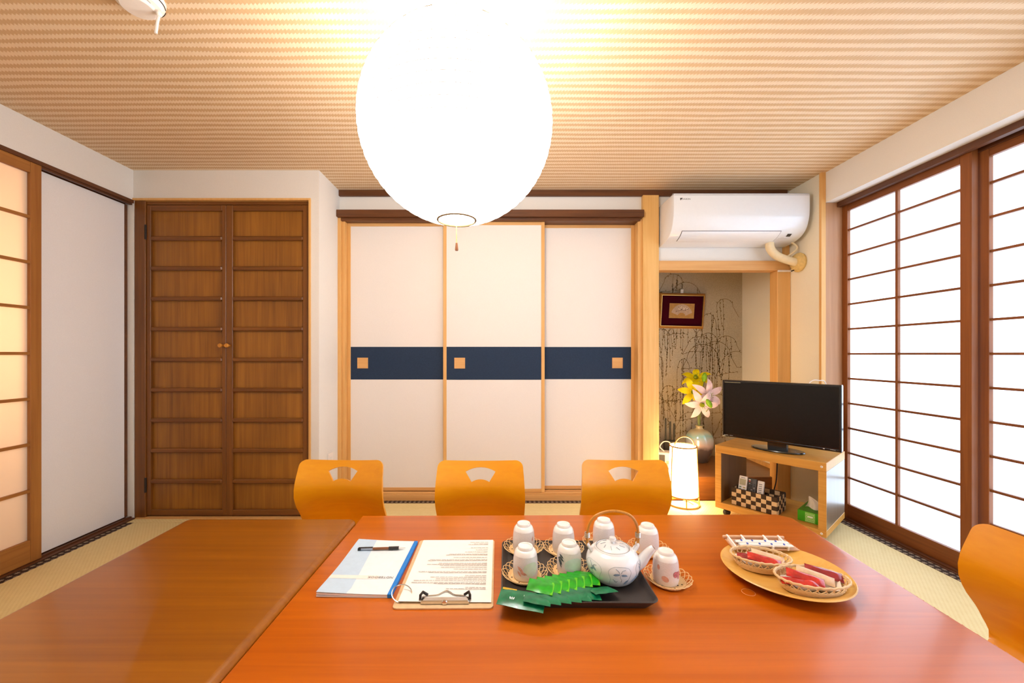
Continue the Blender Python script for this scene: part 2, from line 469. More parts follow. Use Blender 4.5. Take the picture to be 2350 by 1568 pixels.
sbox('trim_3', 'thin pale wooden edging around the closet opening', 'trim', 'wood_pale',
     (-2.24, -1.158, 2.418, 2.50, 1.936, 1.948), (-1.170, -1.158, 2.418, 2.50, 0.0, 1.936))
sbox('trim_4', 'pale threshold strip at the foot of the closet', 'threshold', 'wood_pale_x', (-2.222, -1.158, 2.416, 2.47, -.02, .004))
sbox('wall_back', 'white plaster above the sliding doors and behind the air conditioner', 'wall', 'plaster',
     (-1.16, 1.073, 2.735, 2.86, 1.958, CEIL), (1.02, 2.03, 2.735, 2.80, 1.635, CEIL), (-1.16, 1.02, 2.88, 2.92, 0, 2.0))
sbox('trim_5', 'dark brown beam along the ceiling of the back wall', 'beam', 'wood_dark', (-1.109, 1.955, 2.715, 2.79, 2.080, CEIL), bev=.002)
sbox('trim_6', 'dark brown lintel above the white sliding doors', 'lintel', 'wood_dark', (-1.109, .962, 2.675, 2.80, 1.925, 1.972), (-1.09, .945, 2.70, 2.84, 1.905, 1.925), bev=.002)
sbox('trim_7', 'pale jamb left of the white sliding doors', 'jamb', 'wood_pale', (-1.109, -1.086, 2.70, 2.84, 0, 1.925), (-1.086, -1.064, 2.715, 2.84, 0, 1.905), bev=.001)
sbox('trim_8', 'pale jamb between the sliding doors and the pillar', 'jamb', 'wood_pale', (.934, .964, 2.72, 2.86, 0, 1.925), bev=.001)
sbox('trim_9', 'pale grooved sill below the white sliding doors', 'sill', 'wood_pale_x', (-1.109, .964, 2.716, 2.90, -.02, .04), (-1.109, .964, 2.722, 2.75, .04, .052), (-1.109, .964, 2.776, 2.786, .04, .052), bev=.0015)
sbox('pillar', 'square pale cypress pillar between the sliding doors and the alcove', 'pillar', 'wood_pillar', (.963, 1.073, 2.705, 2.86, 0, 2.082), bev=.003)
sbox('trim_10', 'pale wooden lintel over the alcove below the air conditioner', 'lintel', 'wood_pale_x', (1.073, 1.972, 2.715, 2.80, 1.572, 1.637), bev=.002)
sbox('trim_11', 'pale wooden post at the right side of the alcove', 'post', 'wood_pale', (1.888, 1.978, 2.72, 2.80, 0, 1.572), (1.93, 1.978, 2.73, 2.80, 1.637, 2.08), bev=.002)
wa = sbox('wall_alcove', 'taupe alcove wall printed with hanging willow branches', 'wall', 'wallpaper', (1.0, 2.09, 3.37, 3.42, 0, 2.0))
sbox('wall_alcove_right', 'cream plaster side of the alcove', 'wall', 'plaster_cream', (2.04, 2.09, 2.80, 3.37, 0, 2.0), (1.978, 2.04, 2.785, 2.82, 0, 2.0))
sbox('wall_alcove_left', 'plaster side of the alcove hidden behind the pillar', 'wall', 'plaster_cream', (1.0, 1.05, 2.84, 3.37, 0, 2.0))
sbox('ceiling_alcove', 'boarded top of the alcove', 'ceiling', 'wood_pale_x', (1.0, 2.09, 2.80, 3.42, 2.0, 2.04))
af = sbox('floor_alcove', 'dark polished board forming the raised alcove floor', 'floor', 'board_dark', (1.05, 2.04, 2.80, 3.37, .10, .14), bev=.002)
box('step_front', 'board_dark', af, 1.05, 2.04, 2.775, 2.80, -.02, .143, bev=.003)
sbox('trim_12', 'thin pale skirting along the alcove side', 'skirting', 'wood_pale', (2.018, 2.04, 2.80, 3.37, .14, .168))
sbox('wall_right', 'cream plaster band above the paper windows and return beside the alcove', 'wall', 'plaster',
     (2.0, 2.4, -1.1, 2.46, 1.935, CEIL), (2.07, 2.4, -1.1, -.96, 0, 1.935))
sbox('wall_return', 'cream plaster return between alcove post and window column', 'wall', 'plaster_cream', (1.979, 2.09, 2.462, 2.80, 0, CEIL))
sbox('trim_13', 'slim pale strip at the edge of the cream wall return', 'trim', 'wood_pale', (1.972, 1.999, 2.452, 2.47, 0, CEIL))
sbox('trim_14', 'broad brown column beside the paper windows', 'column', 'wood_column', (1.999, 2.105, 2.455, 2.60, 0, 1.935), bev=.002)
sbox('trim_15', 'dark grooved rail above the paper windows', 'rail', 'wood_dark_y', (2.07, 2.24, -.96, 2.455, 1.922, 1.938), (2.07, 2.098, -.96, 2.455, 1.905, 1.922), (2.138, 2.146, -.96, 2.455, 1.905, 1.922))
sbox('trim_16', 'dark grooved sill below the paper windows', 'sill', 'wood_dark_y', (2.062, 2.24, -.96, 2.455, -.02, .004), (2.075, 2.098, -.96, 2.455, .004, .011), (2.138, 2.146, -.96, 2.455, .004, .011))
sbox('wall_front', 'plain plaster wall behind the viewer', 'wall', 'plaster', (-2.34, 2.4, -1.2, -1.1, -.05, CEIL+.08))
sbox('wall_closet_back', 'plain wall behind the closet', 'wall', 'plaster', (-2.34, -1.109, 2.80, 2.86, 0, CEIL), (-2.34, -2.24, 2.525, 2.80, 0, CEIL))

# printed willow branches (flat print of the wallpaper)
def branches():
    rnd = random.Random(11); m = MB(); Y = 3.3692
    def seg(a, b, w):
        a, b = Vector(a), Vector(b); d = (b-a); 
        if d.length < 1e-5: return
        n = Vector((-d[1], d[0])).normalized()*w/2
        q = [a+n, a-n, b-n, b+n]; m.face([(p[0], Y, p[1]) for p in q])
    def path(P, w):
        for a, b in zip(P, P[1:]): seg(a, b, w)
    def bud(x, z, s):
        a = rnd.uniform(-.9, .9); l = s*rnd.uniform(.7, 1.3)
        seg((x, z), (x+math.sin(a)*l, z+math.cos(a)*l*rnd.choice((1, 1, -1))), s*.5)
    def strand(x, z, L):
        P = [(x, z)]; k = 0; dx = rnd.uniform(-.004, .004)
        while k < L:
            k += .022; dx += rnd.uniform(-.0012, .0012); x += dx*.5; z -= .022; P.append((x, z))
            if rnd.random() < .42+.3*k/L:
                bud(x, z, .011)
                if rnd.random() < .5: bud(x, z-.006, .012)
        path(P, .0024)
    for i in range(34):
        ax = 1.10+.94*((i % 6)+rnd.random())/6; az = .36+1.26*((i//6)+rnd.random())/6; w = rnd.uniform(.06, .15); h = rnd.uniform(.06, .13); s = rnd.choice((-1, 1))
        P = []
        for k in range(15):
            a = PI*k/14; P.append((ax+s*w*(1-math.cos(a))*.9-s*w, az+h*math.sin(a)))
        P = [(P[0][0]-s*.05, P[0][1]-.09)]+P
        path(P, .0034)
        for k in range(3, 15, 2):
            if rnd.random() < .85: bud(*P[k], .012)
        strand(P[-1][0], P[-1][1], rnd.uniform(.15, .42))
        for q in range(rnd.randint(2, 3)):
            k = rnd.randint(6, 13); strand(P[k][0], P[k][1], rnd.uniform(.12, .4))
        if rnd.random() < .5:
            x, z = P[0]; Q = [(x, z)]
            for k in range(6): x += .03; z += rnd.uniform(-.003, .012); Q.append((x, z)); bud(x, z, .01)
            path(Q, .003)
    bm = m.bm
    for v in bm.verts: v.co.x = min(max(v.co.x, 1.06), 2.036); v.co.z = min(max(v.co.z, .15), 1.98)
    tag(m.build('printed_branches', 'branch_ink', wa, smooth=False), kind='stuff')
branches()

# ---------------------------------------------------------------- sliding doors and paper windows
ZR = [1.755-.1507*i for i in range(11)]
def shoji_right(name, label, x, y0, y1, frame_z='wood_shoji', frame_y='wood_shoji_y'):
    w = struct(name, label, 'window'); z0, z1 = .006, 1.924; t = .03; sw = .046
    for a in (y0, y1-sw): box('stile', frame_z, w, x, x+t, a, a+sw, z0, z1, bev=.0015)
    box('top_rail', frame_y, w, x+.001, x+t-.001, y0+sw, y1-sw, 1.872, z1, bev=.0015)
    box('bottom_rail', frame_y, w, x+.001, x+t-.001, y0+sw, y1-sw, z0, .088, bev=.0015)
    ym = (y0+y1)/2; mw = .009
    for z in ZR: box('muntin', frame_y, w, x+.006, x+.019, y0+sw, y1-sw, z-.0055, z+.0055)
    box('muntin', frame_z, w, x+.004, x+.0185, ym-.007, ym+.007, .088, 1.872)
    zs = [1.872]+ZR+[.088]
    for a, b in ((y0+sw, ym), (ym, y1-sw)):
        for u, v in zip(zs, zs[1:]): box('paper_pane', 'shoji_paper', w, x+.0195, x+.021, a, b, v, u)
shoji_right('window_1', 'glowing paper window with brown lattice next to the television', 2.105, 1.782, 2.468)
shoji_right('window_2', 'glowing paper window with brown lattice behind the right floor chair', 2.148, 1.105, 1.80)
shoji_right('window_3', 'paper window near the viewer', 2.105, .44, 1.13)
shoji_right('window_4', 'paper window farthest from the alcove', 2.148, -.24, .46)
shoji_right('window_5', 'paper window behind the viewer', 2.105, -.93, -.22)
d = struct('door_1', 'sliding paper door with brown lattice lit from the corridor', 'door')
x = -2.2425
for a in (1.18, 1.898): box('stile', 'wood_shoji_left', d, x-.03, x, a, a+.046, .006, 1.918, bev=.0015)
box('top_rail', 'wood_shoji_left_y', d, x-.029, x-.001, 1.226, 1.898, 1.866, 1.918, bev=.0015)
box('bottom_rail', 'wood_shoji_left_y', d, x-.029, x-.001, 1.226, 1.898, .006, .112, bev=.0015)
ZL = [1.655, 1.438, 1.222, 1.003, .786, .568, .346]
for z in ZL: box('muntin', 'wood_shoji_left_y', d, x-.016, x-.003, 1.226, 1.898, z-.007, z+.007)
box('muntin', 'wood_shoji_left', d, x-.016, x-.005, 1.555, 1.569, .112, 1.866)
zs = [1.866]+ZL+[.112]
for a, b in ((1.226, 1.562), (1.562, 1.898)):
    for u, v in zip(zs, zs[1:]): box('paper_pane', 'shoji_paper_left', d, x-.0185, x-.0165, a, b, v, u)
d = struct('door_2', 'plain white sliding panel between paper door and closet', 'door')
box('panel', 'panel_white', d, -2.292, -2.276, 1.88, 2.422, .014, 1.905)
box('stile', 'wood_dark', d, -2.296, -2.2735, 2.405, 2.4225, .0125, 1.907)

def fusuma(name, label, x0, x1, y, z0, pull):
    d = struct(name, label, 'door'); z1 = 1.906; fw = .023; t = .02
    box('panel', 'fusuma_paper', d, x0+fw, x1-fw, y+.003, y+t-.003, z0+.024, z1-.022)
    for a in (x0, x1-fw): box('stile', 'wood_pale', d, a, a+fw, y, y+t, z0, z1, bev=.0015)
    box('top_rail', 'wood_pale_x', d, x0+fw, x1-fw, y, y+t, z1-.022, z1, bev=.0015)
    box('bottom_rail', 'wood_pale_x', d, x0+fw, x1-fw, y, y+t, z0, z0+.024, bev=.0015)
    box('navy_band', 'navy_paper', d, x0+fw, x1-fw, y+.0018, y+.003, .824, 1.05)
    p = MB()
    h = .037
    for b in ((-h, h, h-.006, h), (-h, h, -h, -h+.006), (-h, -h+.006, -h+.006, h-.006), (h-.006, h, -h+.006, h-.006)):
        p.box(pull+b[0], pull+b[1], y-.001, y+.004, .938+b[2], .938+b[3], bev=.0008)
    p.box(pull-h+.006, pull+h-.006, y+.0005, y+.002, .938-h+.006, .938+h-.006)
    p.build('pull', 'wood_pale_x', d)
fusuma('door_3', 'white sliding door with navy band nearest the closet', -1.064, -.375, 2.754, .053, -.958)
fusuma('door_4', 'middle white sliding door with navy band', -.397, .298, 2.726, .053, -.284)
fusuma('door_5', 'white sliding door with navy band next to the pillar', .255, .934, 2.790, .053, .815)

# ---------------------------------------------------------------- closet
cl_ = thing('closet', 'tall brown built-in closet with two panelled doors in the corner', 'closet', (-1.68, 2.44, 0))
X0 = -1.68
m = MB(); m.box(-2.236-X0, -2.170-X0, -.012, .05, .0, 1.935, bev=.002); m.build('side_post', 'closet_frame', cl_)
box('head_rail', 'closet_rail', cl_, -2.170-X0, -1.171-X0, 0, .05, 1.915, 1.935, bev=.0015)
box('side_strip', 'closet_frame', cl_, -1.186-X0, -1.171-X0, -.006, .05, 0, 1.915, bev=.0015)
box('plinth', 'closet_rail', cl_, -2.170-X0, -1.186-X0, .012, .06, 0, .012)
ZC = [1.709, 1.525, 1.34, 1.154, .966, .78, .594, .408, .22]
def closet_door(x0, x1, sl, sr, knob, hinge):
    d = thing('door', None, None); d.parent = cl_; d.name = 'door'
    a, b = x0+sl, x1-sr
    box('stile', 'closet_frame', d, x0, a, -.004, .022, .014, 1.912, bev=.002)
    box('stile', 'closet_frame', d, b, x1, -.004, .022, .014, 1.912, bev=.002)
    box('top_rail', 'closet_rail', d, a, b, -.004, .022, 1.878, 1.912, bev=.002)
    box('bottom_rail', 'closet_rail', d, a, b, -.004, .022, .014, .046, bev=.002)
    for z in ZC:
        box('rail', 'closet_rail', d, a, b, -.008, .016, z-.013, z+.013, bev=.006)
    zs = [1.878]+[q for q in ZC]+[.046]
    for u, v in zip(zs, zs[1:]): box('panel', 'closet_panel', d, a, b, .012, .018, v, u)
    MB().lathe([(0, .034), (.010, .033), (.013, .027), (.011, .019), (.006, .012), (.006, 0)], 14, M=T(knob, -.004, 1.052) @ RX(90)).build('knob', 'cane', d)
    for z in (1.745, .20):
        if hinge is not None: MB().lathe([(0, .045), (.006, .045), (.006, -.045), (0, -.045)], 8, hinge, -.008, z).build('hinge', 'steel_dark', d)
closet_door(-2.170-X0, -1.684-X0, .026, .024, -.022, -2.172-X0)
closet_door(-1.683-X0, -1.186-X0, .040, .027, .018, None)

# ---------------------------------------------------------------- paper lantern, smoke alarm
LX, LY, LZ, LR, LH = -.136, 1.22, 1.691, .291, .285
ln = thing('paper_lantern', 'huge round white paper pendant lantern glowing under the ceiling', 'lamp', (LX, LY, LZ))
prof = []; nr = 30; a0 = .20
for k in range(nr*4+1):
    a = a0+(PI-2*a0)*k/(nr*4); rib = 1-.0042*abs(math.sin(PI*k/4))
    prof.append((LR*math.sin(a)*rib, -LH*math.cos(a)*rib/math.cos(a0)*.985))
MB().lathe(prof, 72).build('shade', 'lantern_paper', ln, ang=80)
zb = prof[0][1]; rb = prof[0][0]
for k in range(1, nr):
    r_, z_ = prof[4*k]; r_ *= 1.0012
    MB().tube([(r_*math.cos(2*PI*i/64), r_*math.sin(2*PI*i/64), z_) for i in range(64)], .0007, 4, True).build('rib', 'rib_dark', ln)
MB().tube([(rb*math.cos(2*PI*i/36), rb*math.sin(2*PI*i/36), zb) for i in range(36)], .0032, 6, True).build('bottom_ring', 'rib_dark', ln)
MB().tube([(rb*math.cos(2*PI*i/36), rb*math.sin(2*PI*i/36), -zb) for i in range(36)], .0022, 6, True).build('top_ring', 'brass_wood', ln)
MB().lathe([(0, -.296), (.02, -.291), (.036, -.26), (.04, -.20), (.034, -.12), (.018, -.09), (.016, -.04), (0, -.04)], 20).build('bulb', 'lantern_paper', ln)
MB().tube([(0, 0, -.05), (0, 0, CEIL-LZ-.03)], .004, 8).build('cord', 'plastic_white', ln)
MB().lathe([(0, CEIL-LZ-.04), (.03, CEIL-LZ-.038), (.045, CEIL-LZ-.02), (.048, CEIL-LZ), (0, CEIL-LZ)], 24).build('ceiling_cap', 'plastic_white', ln)
pc = MB().tube([(.0, -.01, -.29), (.0, -.01, zb-.04), (.001, -.012, -.355)], .0011, 6).build('pull_cord', 'brass_wood', ln)
MB().lathe([(0, -.353), (.003, -.354), (.0042, -.365), (.0052, -.374), (.0046, -.377), (0, -.377)], 10, .001, -.012).build('pull_knob', 'copper', pc)

sa = thing('smoke_alarm', 'round white smoke alarm with pull tab on the ceiling', 'smoke alarm', (-1.128, 1.236, CEIL))
MB().lathe([(0, 0), (.066, 0), (.069, -.008), (.066, -.02), (.058, -.034), (.046, -.0385), (.046, -.0445), (.043, -.047), (0, -.048)], 40).build('body', 'plastic_white', sa)
m = MB()
for i in range(5):
    for k in range(3):
        a = R(15+i*52); rr = .0665-.006*k; z = -.0205-.006*k
        m.tube([(rr*math.cos(a+q*.09), rr*math.sin(a+q*.09), z) for q in range(-4, 5)], .0014, 4)
m.build('vent_slots', 'gap_dark', sa)
m = MB()
for i in range(3): m.box(.046+.004*i, .0475+.004*i, -.034, -.008, -.0385+.006*i, -.0365+.006*i)
m.build('printed_marks', 'button_grey', sa)
pt = MB().lathe([(0, .010), (.006, .008), (.009, 0), (.006, -.008), (0, -.010)], 12, .052, .016, -.050).build('pull_pivot', 'plastic_white', sa)
MB().tube([(.052, .016, -.052), (.047, .015, -.083), (.044, .014, -.113)], .0042, 8).build('pull_tab', 'plastic_white', pt)

# ---------------------------------------------------------------- tables
def table(name, label, poly, zt, th, mat, bev, loc, legs):
    t = thing(name, label, 'table', (loc[0], loc[1], 0))
    P = [(x-loc[0], y-loc[1]) for x, y in poly]
    MB().prism(P, zt-th, zt, bev, 4).build('tabletop', mat, t, ang=60)
    cx = sum(p[0] for p in P)/len(P); cy = sum(p[1] for p in P)/len(P)
    xs = [p[0] for p in P]; ys = [p[1] for p in P]
    x0, x1, y0, y1 = min(xs)+.07, max(xs)-.07, min(ys)+.07, max(ys)-.07
    m = MB(); z0 = zt-th-.055
    for b in ((x0, x1, y0, y0+.022), (x0, x1, y1-.022, y1), (x0, x0+.022, y0, y1), (x1-.022, x1, y0, y1)): m.box(*b, z0, zt-th, bev=.002)
    m.build('apron', mat, t)
    for a in (x0+.01, x1-.075):
        for b in (y0+.01, y1-.075):
            MB().box(a, a+.065, b, b+.065, .002, zt-th, bev=.006).build('leg', mat, t)
    return t
tr_ = table('low_table', 'large red-brown low table carrying the tea tray', [(-.566, .64), (1.105, .64), (1.172, 1.60), (1.135, 1.643), (-.566, 1.628)], .34, .035, 'table_right', .006, (.3, 1.15), 0)
tl_ = table('low_table', 'narrower brown low table at the left with rounded edge', rrect(-1.238, -.5665, .52, 1.577, .03, 4), .352, .042, 'table_left', .019, (-.9, 1.05), 0)
MB().tube([(.0165*math.cos(2*PI*i/28), .0165*math.sin(2*PI*i/28), 0) for i in range(28)], .0009, 4, True, M=T(.685-.3, 1.103-1.15, .3401)@Matrix.Diagonal((1, 1, .25, 1))).build('cup_stain', 'scratch', tr_)
m = MB()
rn = random.Random(3)
for i in range(16):
    y = .70+.030*i+rn.uniform(-.01, .01); x = 1.105+.067*(y-.64)/.96
    a = rn.uniform(-.5, .5); l = rn.uniform(.004, .009)
    m.tube([(x-.3-.003-l*.2, y-1.15-l*.5, .3398), (x-.3-.001, y-1.15+l*.5, .3388)], .0006, 4)
tag(m.build('edge_scratches', 'scratch', tr_), kind='stuff')

# ---------------------------------------------------------------- floor chairs (legless bentwood)
SP = crom([(0, -.42, .085), (0, -.30, .062), (0, -.14, .058), (0, -.03, .072), (0, .030, .11), (0, .054, .155), (0, .034, .235), (0, -.006, .315), (0, -.014, .365), (0, .004, .425), (0, .024, .480)], 10)
SL = [0]
for a, b in zip(SP, SP[1:]): SL.append(SL[-1]+(b-a).length)
def chair_pt(u, s):
    s = min(max(s, 0), SL[-1]-1e-6); i = 0
    while i < len(SL)-2 and SL[i+1] < s: i += 1
    k = (s-SL[i])/(SL[i+1]-SL[i]); p = SP[i].lerp(SP[i+1], k)
    i0 = max(i-1, 0); i1 = min(i+2, len(SP)-1); d = (SP[i1]-SP[i0]).normalized(); n = Vector((0, -d.z, d.y))
    up = min(1, max(0, (p.z-.09)/.2)); lift = .036*(abs(u)/.2)**2
    return Vector((u, p.y, p.z))+n*(lift*(.35+.65*up)), n
s_at = lambda z: next(SL[i] for i in range(len(SP)) if i > 30 and SP[i].z >= z)
S1 = SL[-1]; SM = s_at(.10)
def back_outline():
    w = .203; r = .036; o = [(-w*.97, SM), (w*.97, SM), (w*1.03, s_at(.20)), (w*1.04, s_at(.33))]
    for i in range(7): q = R(90*i/6); o.append((w-r+r*math.cos(q), S1-r+r*math.sin(q)))
    for i in range(1, 10): o.append((w-r-(2*w-2*r)*i/10, S1+.006*math.sin(PI*i/10)))
    for i in range(7): q = R(90+90*i/6); o.append((-w+r+r*math.cos(q), S1-r+r*math.sin(q)))
    o += [(-w*1.04, s_at(.33)), (-w*1.03, s_at(.20))]
    return o
def fan_hole(cs):
    o = []; 
    for i in range(9): a = R(122-64*i/8); o.append((.136*math.cos(a), cs-.104+.136*math.sin(a)))
    for i in range(9): a = R(58+64*i/8); o.append((.080*math.cos(a), cs-.104+.080*math.sin(a)))
    return o
def seat_outline():
    w = .2; r = .06; o = []
    for i in range(7): q = R(180+90*i/6); o.append((-w+r+r*math.cos(q), r+r*math.sin(q)))
    for i in range(7): q = R(270+90*i/6); o.append((w-r+r*math.cos(q), r+r*math.sin(q)))
    return o+[(w, SM*.6), (w*.97, SM), (-w*.97, SM), (-w, SM*.6)]
def make_chair():
    t = thing('floor_chair', 'x', 'chair', group='legless floor chairs around the tables')
    plate(back_outline(), [fan_hole(S1-.062)], .022, chair_pt, .013, 'backrest', 'chair_ply', t)
    plate(seat_outline(), [], .03, chair_pt, .013, 'seat', 'chair_ply', t)
    for sx in (-.14, .14): box('foot', 'chair_ply', t, sx-.02, sx+.02, -.32, -.05, .002, .056, bev=.004)
    return t
ch = make_chair()
for i, (x, y, rz, lab) in enumerate([
    (-.764, 1.925, -2, 'bentwood floor chair in front of the closet, behind the left table'),
    (-.099, 1.915, 0, 'bentwood floor chair in front of the middle sliding door'),
    (.590, 1.925, -1, 'bentwood floor chair in front of the pillar, behind the teapot'),
    (1.462, 1.015, -91, 'bentwood floor chair beside the paper window at the table end')]):
    o = ch if i == 0 else copy_tree(ch)
    o.location = (x, y, 0); o.rotation_euler = (0, 0, R(rz)); o['label'] = lab

# ---------------------------------------------------------------- air conditioner
ac = thing('air_conditioner', 'long white wall air conditioner over the alcove', 'air conditioner', (1.51, 2.735, 1.732))
W = .428
pr = [(0, 0), (-.02, -.002), (-.10, .006), (-.165, .026), (-.208, .062), (-.228, .11), (-.237, .16), (-.238, .262), (-.231, .274), (-.215, .277), (0, .277)]
pf = [(p[0], p[1]) for p in crom([(0, *p) for p in pr], 4) for p in [(p.y, p.z)]]
def extr(prof, x0, x1, name, mat, parent, bev=.006):
    t = bmesh.new(); f = t.faces.new([t.verts.new((x0, y, z)) for y, z in prof])
    e = bmesh.ops.extrude_face_region(t, geom=[f])
    for v in [v for v in e['geom'] if isinstance(v, bmesh.types.BMVert)]: v.co.x = x1
    bmesh.ops.recalc_face_normals(t, faces=t.faces)
    if bev: bmesh.ops.bevel(t, geom=[q for q in t.edges if abs(q.verts[0].co.x-q.verts[1].co.x) < 1e-7], offset=bev, segments=2, affect='EDGES', profile=.5)
    m = MB(); m.merge(t); return m.build(name, mat, parent, ang=40)
extr(pf, -W, W, 'body', 'ac_white', ac, .005)
# louver flap on the curved underside with a dark gap round it
def under(y):
    for a, b in zip(pf, pf[1:]):
        if b[0] <= y <= a[0] and a[0] != b[0]: return a[1]+(b[1]-a[1])*(y-a[0])/(b[0]-a[0])
    return 0
def skin(x0, x1, y0, y1, off, name, mat, n=8):
    def fn(u, v):
        y = y0+(y1-y0)*v; z = under(y); dz = (under(y-.002)-under(y+.002))/.004; nn = Vector((0, -dz, -1)).normalized()
        return Vector((x0+(x1-x0)*u, y, z))+nn*off
    return MB().grid(fn, 1, n).build(name, mat, ac)
skin(-.36, .275, -.2005, -.118, .0006, 'louver_gap', 'gap_dark')
skin(-.357, .272, -.199, -.1205, .0022, 'louver', 'ac_white')
skin(.325, .352, -.185, -.166, .0012, 'display', 'plastic_dark', 3)
skin(.288, .345, -.150, -.1485, .0012, 'printed_marks', 'button_grey', 2)
skin(.295, .318, -.160, -.1590, .0012, 'printed_marks', 'button_grey', 2)
skin(.283, .302, -.137, -.1355, .0012, 'printed_marks', 'button_grey', 2)
box('panel_seam', 'button_grey', ac, -W+.004, W-.004, -.2388, -.22, .2655, .2668)
LM = T(-.372, -.2386, .240) @ RX(90)
text('lettering', 'DAIKIN', .013, 'gap_dark', ac, LM @ T(.022, 0, 0), 1.25)
lg = MB(); lg.face([(-.016, .007, .0003), (.001, .007, .0003), (-.006, .002, .0003), (-.0115, -.007, .0003), (-.0145, -.007, .0003)])
link('logo', lg.mesh('logo', 'gap_dark', False), ac, LM)
# wrapped pipe into the putty seal on the return wall
hs = MB().tube(crom([(.275, -.085, .018), (.282, -.085, -.03), (.315, -.09, -.075), (.37, -.10, -.105), (.43, -.105, -.125), (.478, -.10, -.135)], 6), .0265, 12).build('pipe', 'hose_wrap', ac)
MB().lathe([(0, .0), (.060, 0), (.064, -.012), (.054, -.030), (.034, -.040), (0, -.040)], 20, M=T(.468, -.10, -.125) @ RY(90) @ RZ(20)).build('putty_seal', 'putty', ac)
MB().tube(crom([(.38, -.08, .03), (.425, -.10, .0), (.44, -.11, -.035), (.40, -.10, -.075), (.37, -.10, -.09)], 6), .006, 8).build('drain_hose', 'hose_wrap', ac)
MB().tube(crom([(.452, -.10, -.16), (.44, -.09, -.172), (.428, -.075, -.178)], 3), .004, 6).build('cable', 'cord_black', ac)
cd = tag(box('cable_duct', 'plastic_white', None, 1.885, 1.972, 2.706, 2.719, 1.560, 1.572, bev=.002), 'short white cable duct under the end of the alcove lintel', 'cable duct')

# ---------------------------------------------------------------- alcove things
pic = thing('framed_picture', 'framed fan picture on maroon mat hanging in the alcove', 'picture', (1.517, 3.368, 1.365))
pic.rotation_euler = (R(5), R(1.2), 0)
FW, FH = .195, .148
m = MB()
def mould(m, w, h, prof):
    t = bmesh.new(); rings = []
    for inset, y in prof: rings.append([t.verts.new(p) for p in ((-w+inset, y, -h+inset), (w-inset, y, -h+inset), (w-inset, y, h-inset), (-w+inset, y, h-inset))])
    for a, b in zip(rings, rings[1:]+rings[:1]):
        for i in range(4): j = (i+1) % 4; t.faces.new((a[i], a[j], b[j], b[i]))
    bmesh.ops.recalc_face_normals(t, faces=t.faces); m.merge(t)
mould(m, FW, FH, [(0, -.002), (0, -.012), (.012, -.032), (.018, -.034), (.020, -.026), (.020, -.002)])
m.build('frame', 'frame_wood', pic, ang=20)
m = MB(); mould(m, FW-.0185, FH-.0185, [(0, -.033), (0, -.036), (.004, -.036), (.004, -.024), (0, -.024)]); m.build('gold_fillet', 'gold', pic, ang=20)
box('mat_board', 'maroon_mat', pic, -FW+.02, FW-.02, -.022, -.018, -FH+.02, FH-.02)
aw = box('artwork', 'artwork_tan', pic, -.105, .105, -.0235, -.022, -.062, .062)
m = MB()
P = [(.095*math.cos(R(a)), -.0238, -.055+.11*math.sin(R(a))) for a in range(158, 20, -8)]+[(.036*math.cos(R(a)), -.0238, -.055+.04*math.sin(R(a))) for a in range(22, 160, 10)]
m.face(P[::-1]); m.build('fan', 'artwork_fan', aw, smooth=False)
m = MB(); br = [[(-.05, -.003), (-.02, .0), (.0, .008), (.02, .004), (.05, .012)], [(.0, .008), (-.02, .022), (-.03, .035)], [(.0, .008), (.003, .03)], [(.025, .005), (.035, .03)], [(-.045, -.003), (-.05, -.012)], [(.03, .004), (.058, .02)]]
for b in br: m.tube([(x, -.0242, z) for x, z in b], .0016, 4)
m.build('painted_branch', 'artwork_branch', aw)
m = MB()
for cx, cz in ((-.018, .02), (-.002, .026), (.016, .018), (.03, .022), (.04, .016)):
    for k in range(4): a = k*PI/2+.4; m.face([(cx, -.02415, cz), (cx+.009*math.cos(a-.4), -.02415, cz+.010*math.sin(a-.4)), (cx+.012*math.cos(a), -.02415, cz+.013*math.sin(a)), (cx+.009*math.cos(a+.4), -.02415, cz+.010*math.sin(a+.4))])
m.build('painted_blossom', 'artwork_bloom', aw, smooth=False)
box('hanger', 'plastic_white', pic, -.014, .010, -.012, .0, FH+.001, FH+.032, bev=.001)

va = thing('vase', 'rounded lustre glazed vase standing on the alcove board', 'vase', (1.585, 3.185, .14))
MB().lathe([(p.x, p.z) for p in crom([(.0, 0, .0), (.052, 0, .0), (.066, 0, .012), (.092, 0, .08), (.104, 0, .15), (.098, 0, .205), (.072, 0, .245), (.036, 0, .262), (.025, 0, .272), (.027, 0, .283), (.036, 0, .292)], 4)]+[(.030, .290), (.021, .272), (.03, .255)], 40).build('body', 'vase_glaze', va)

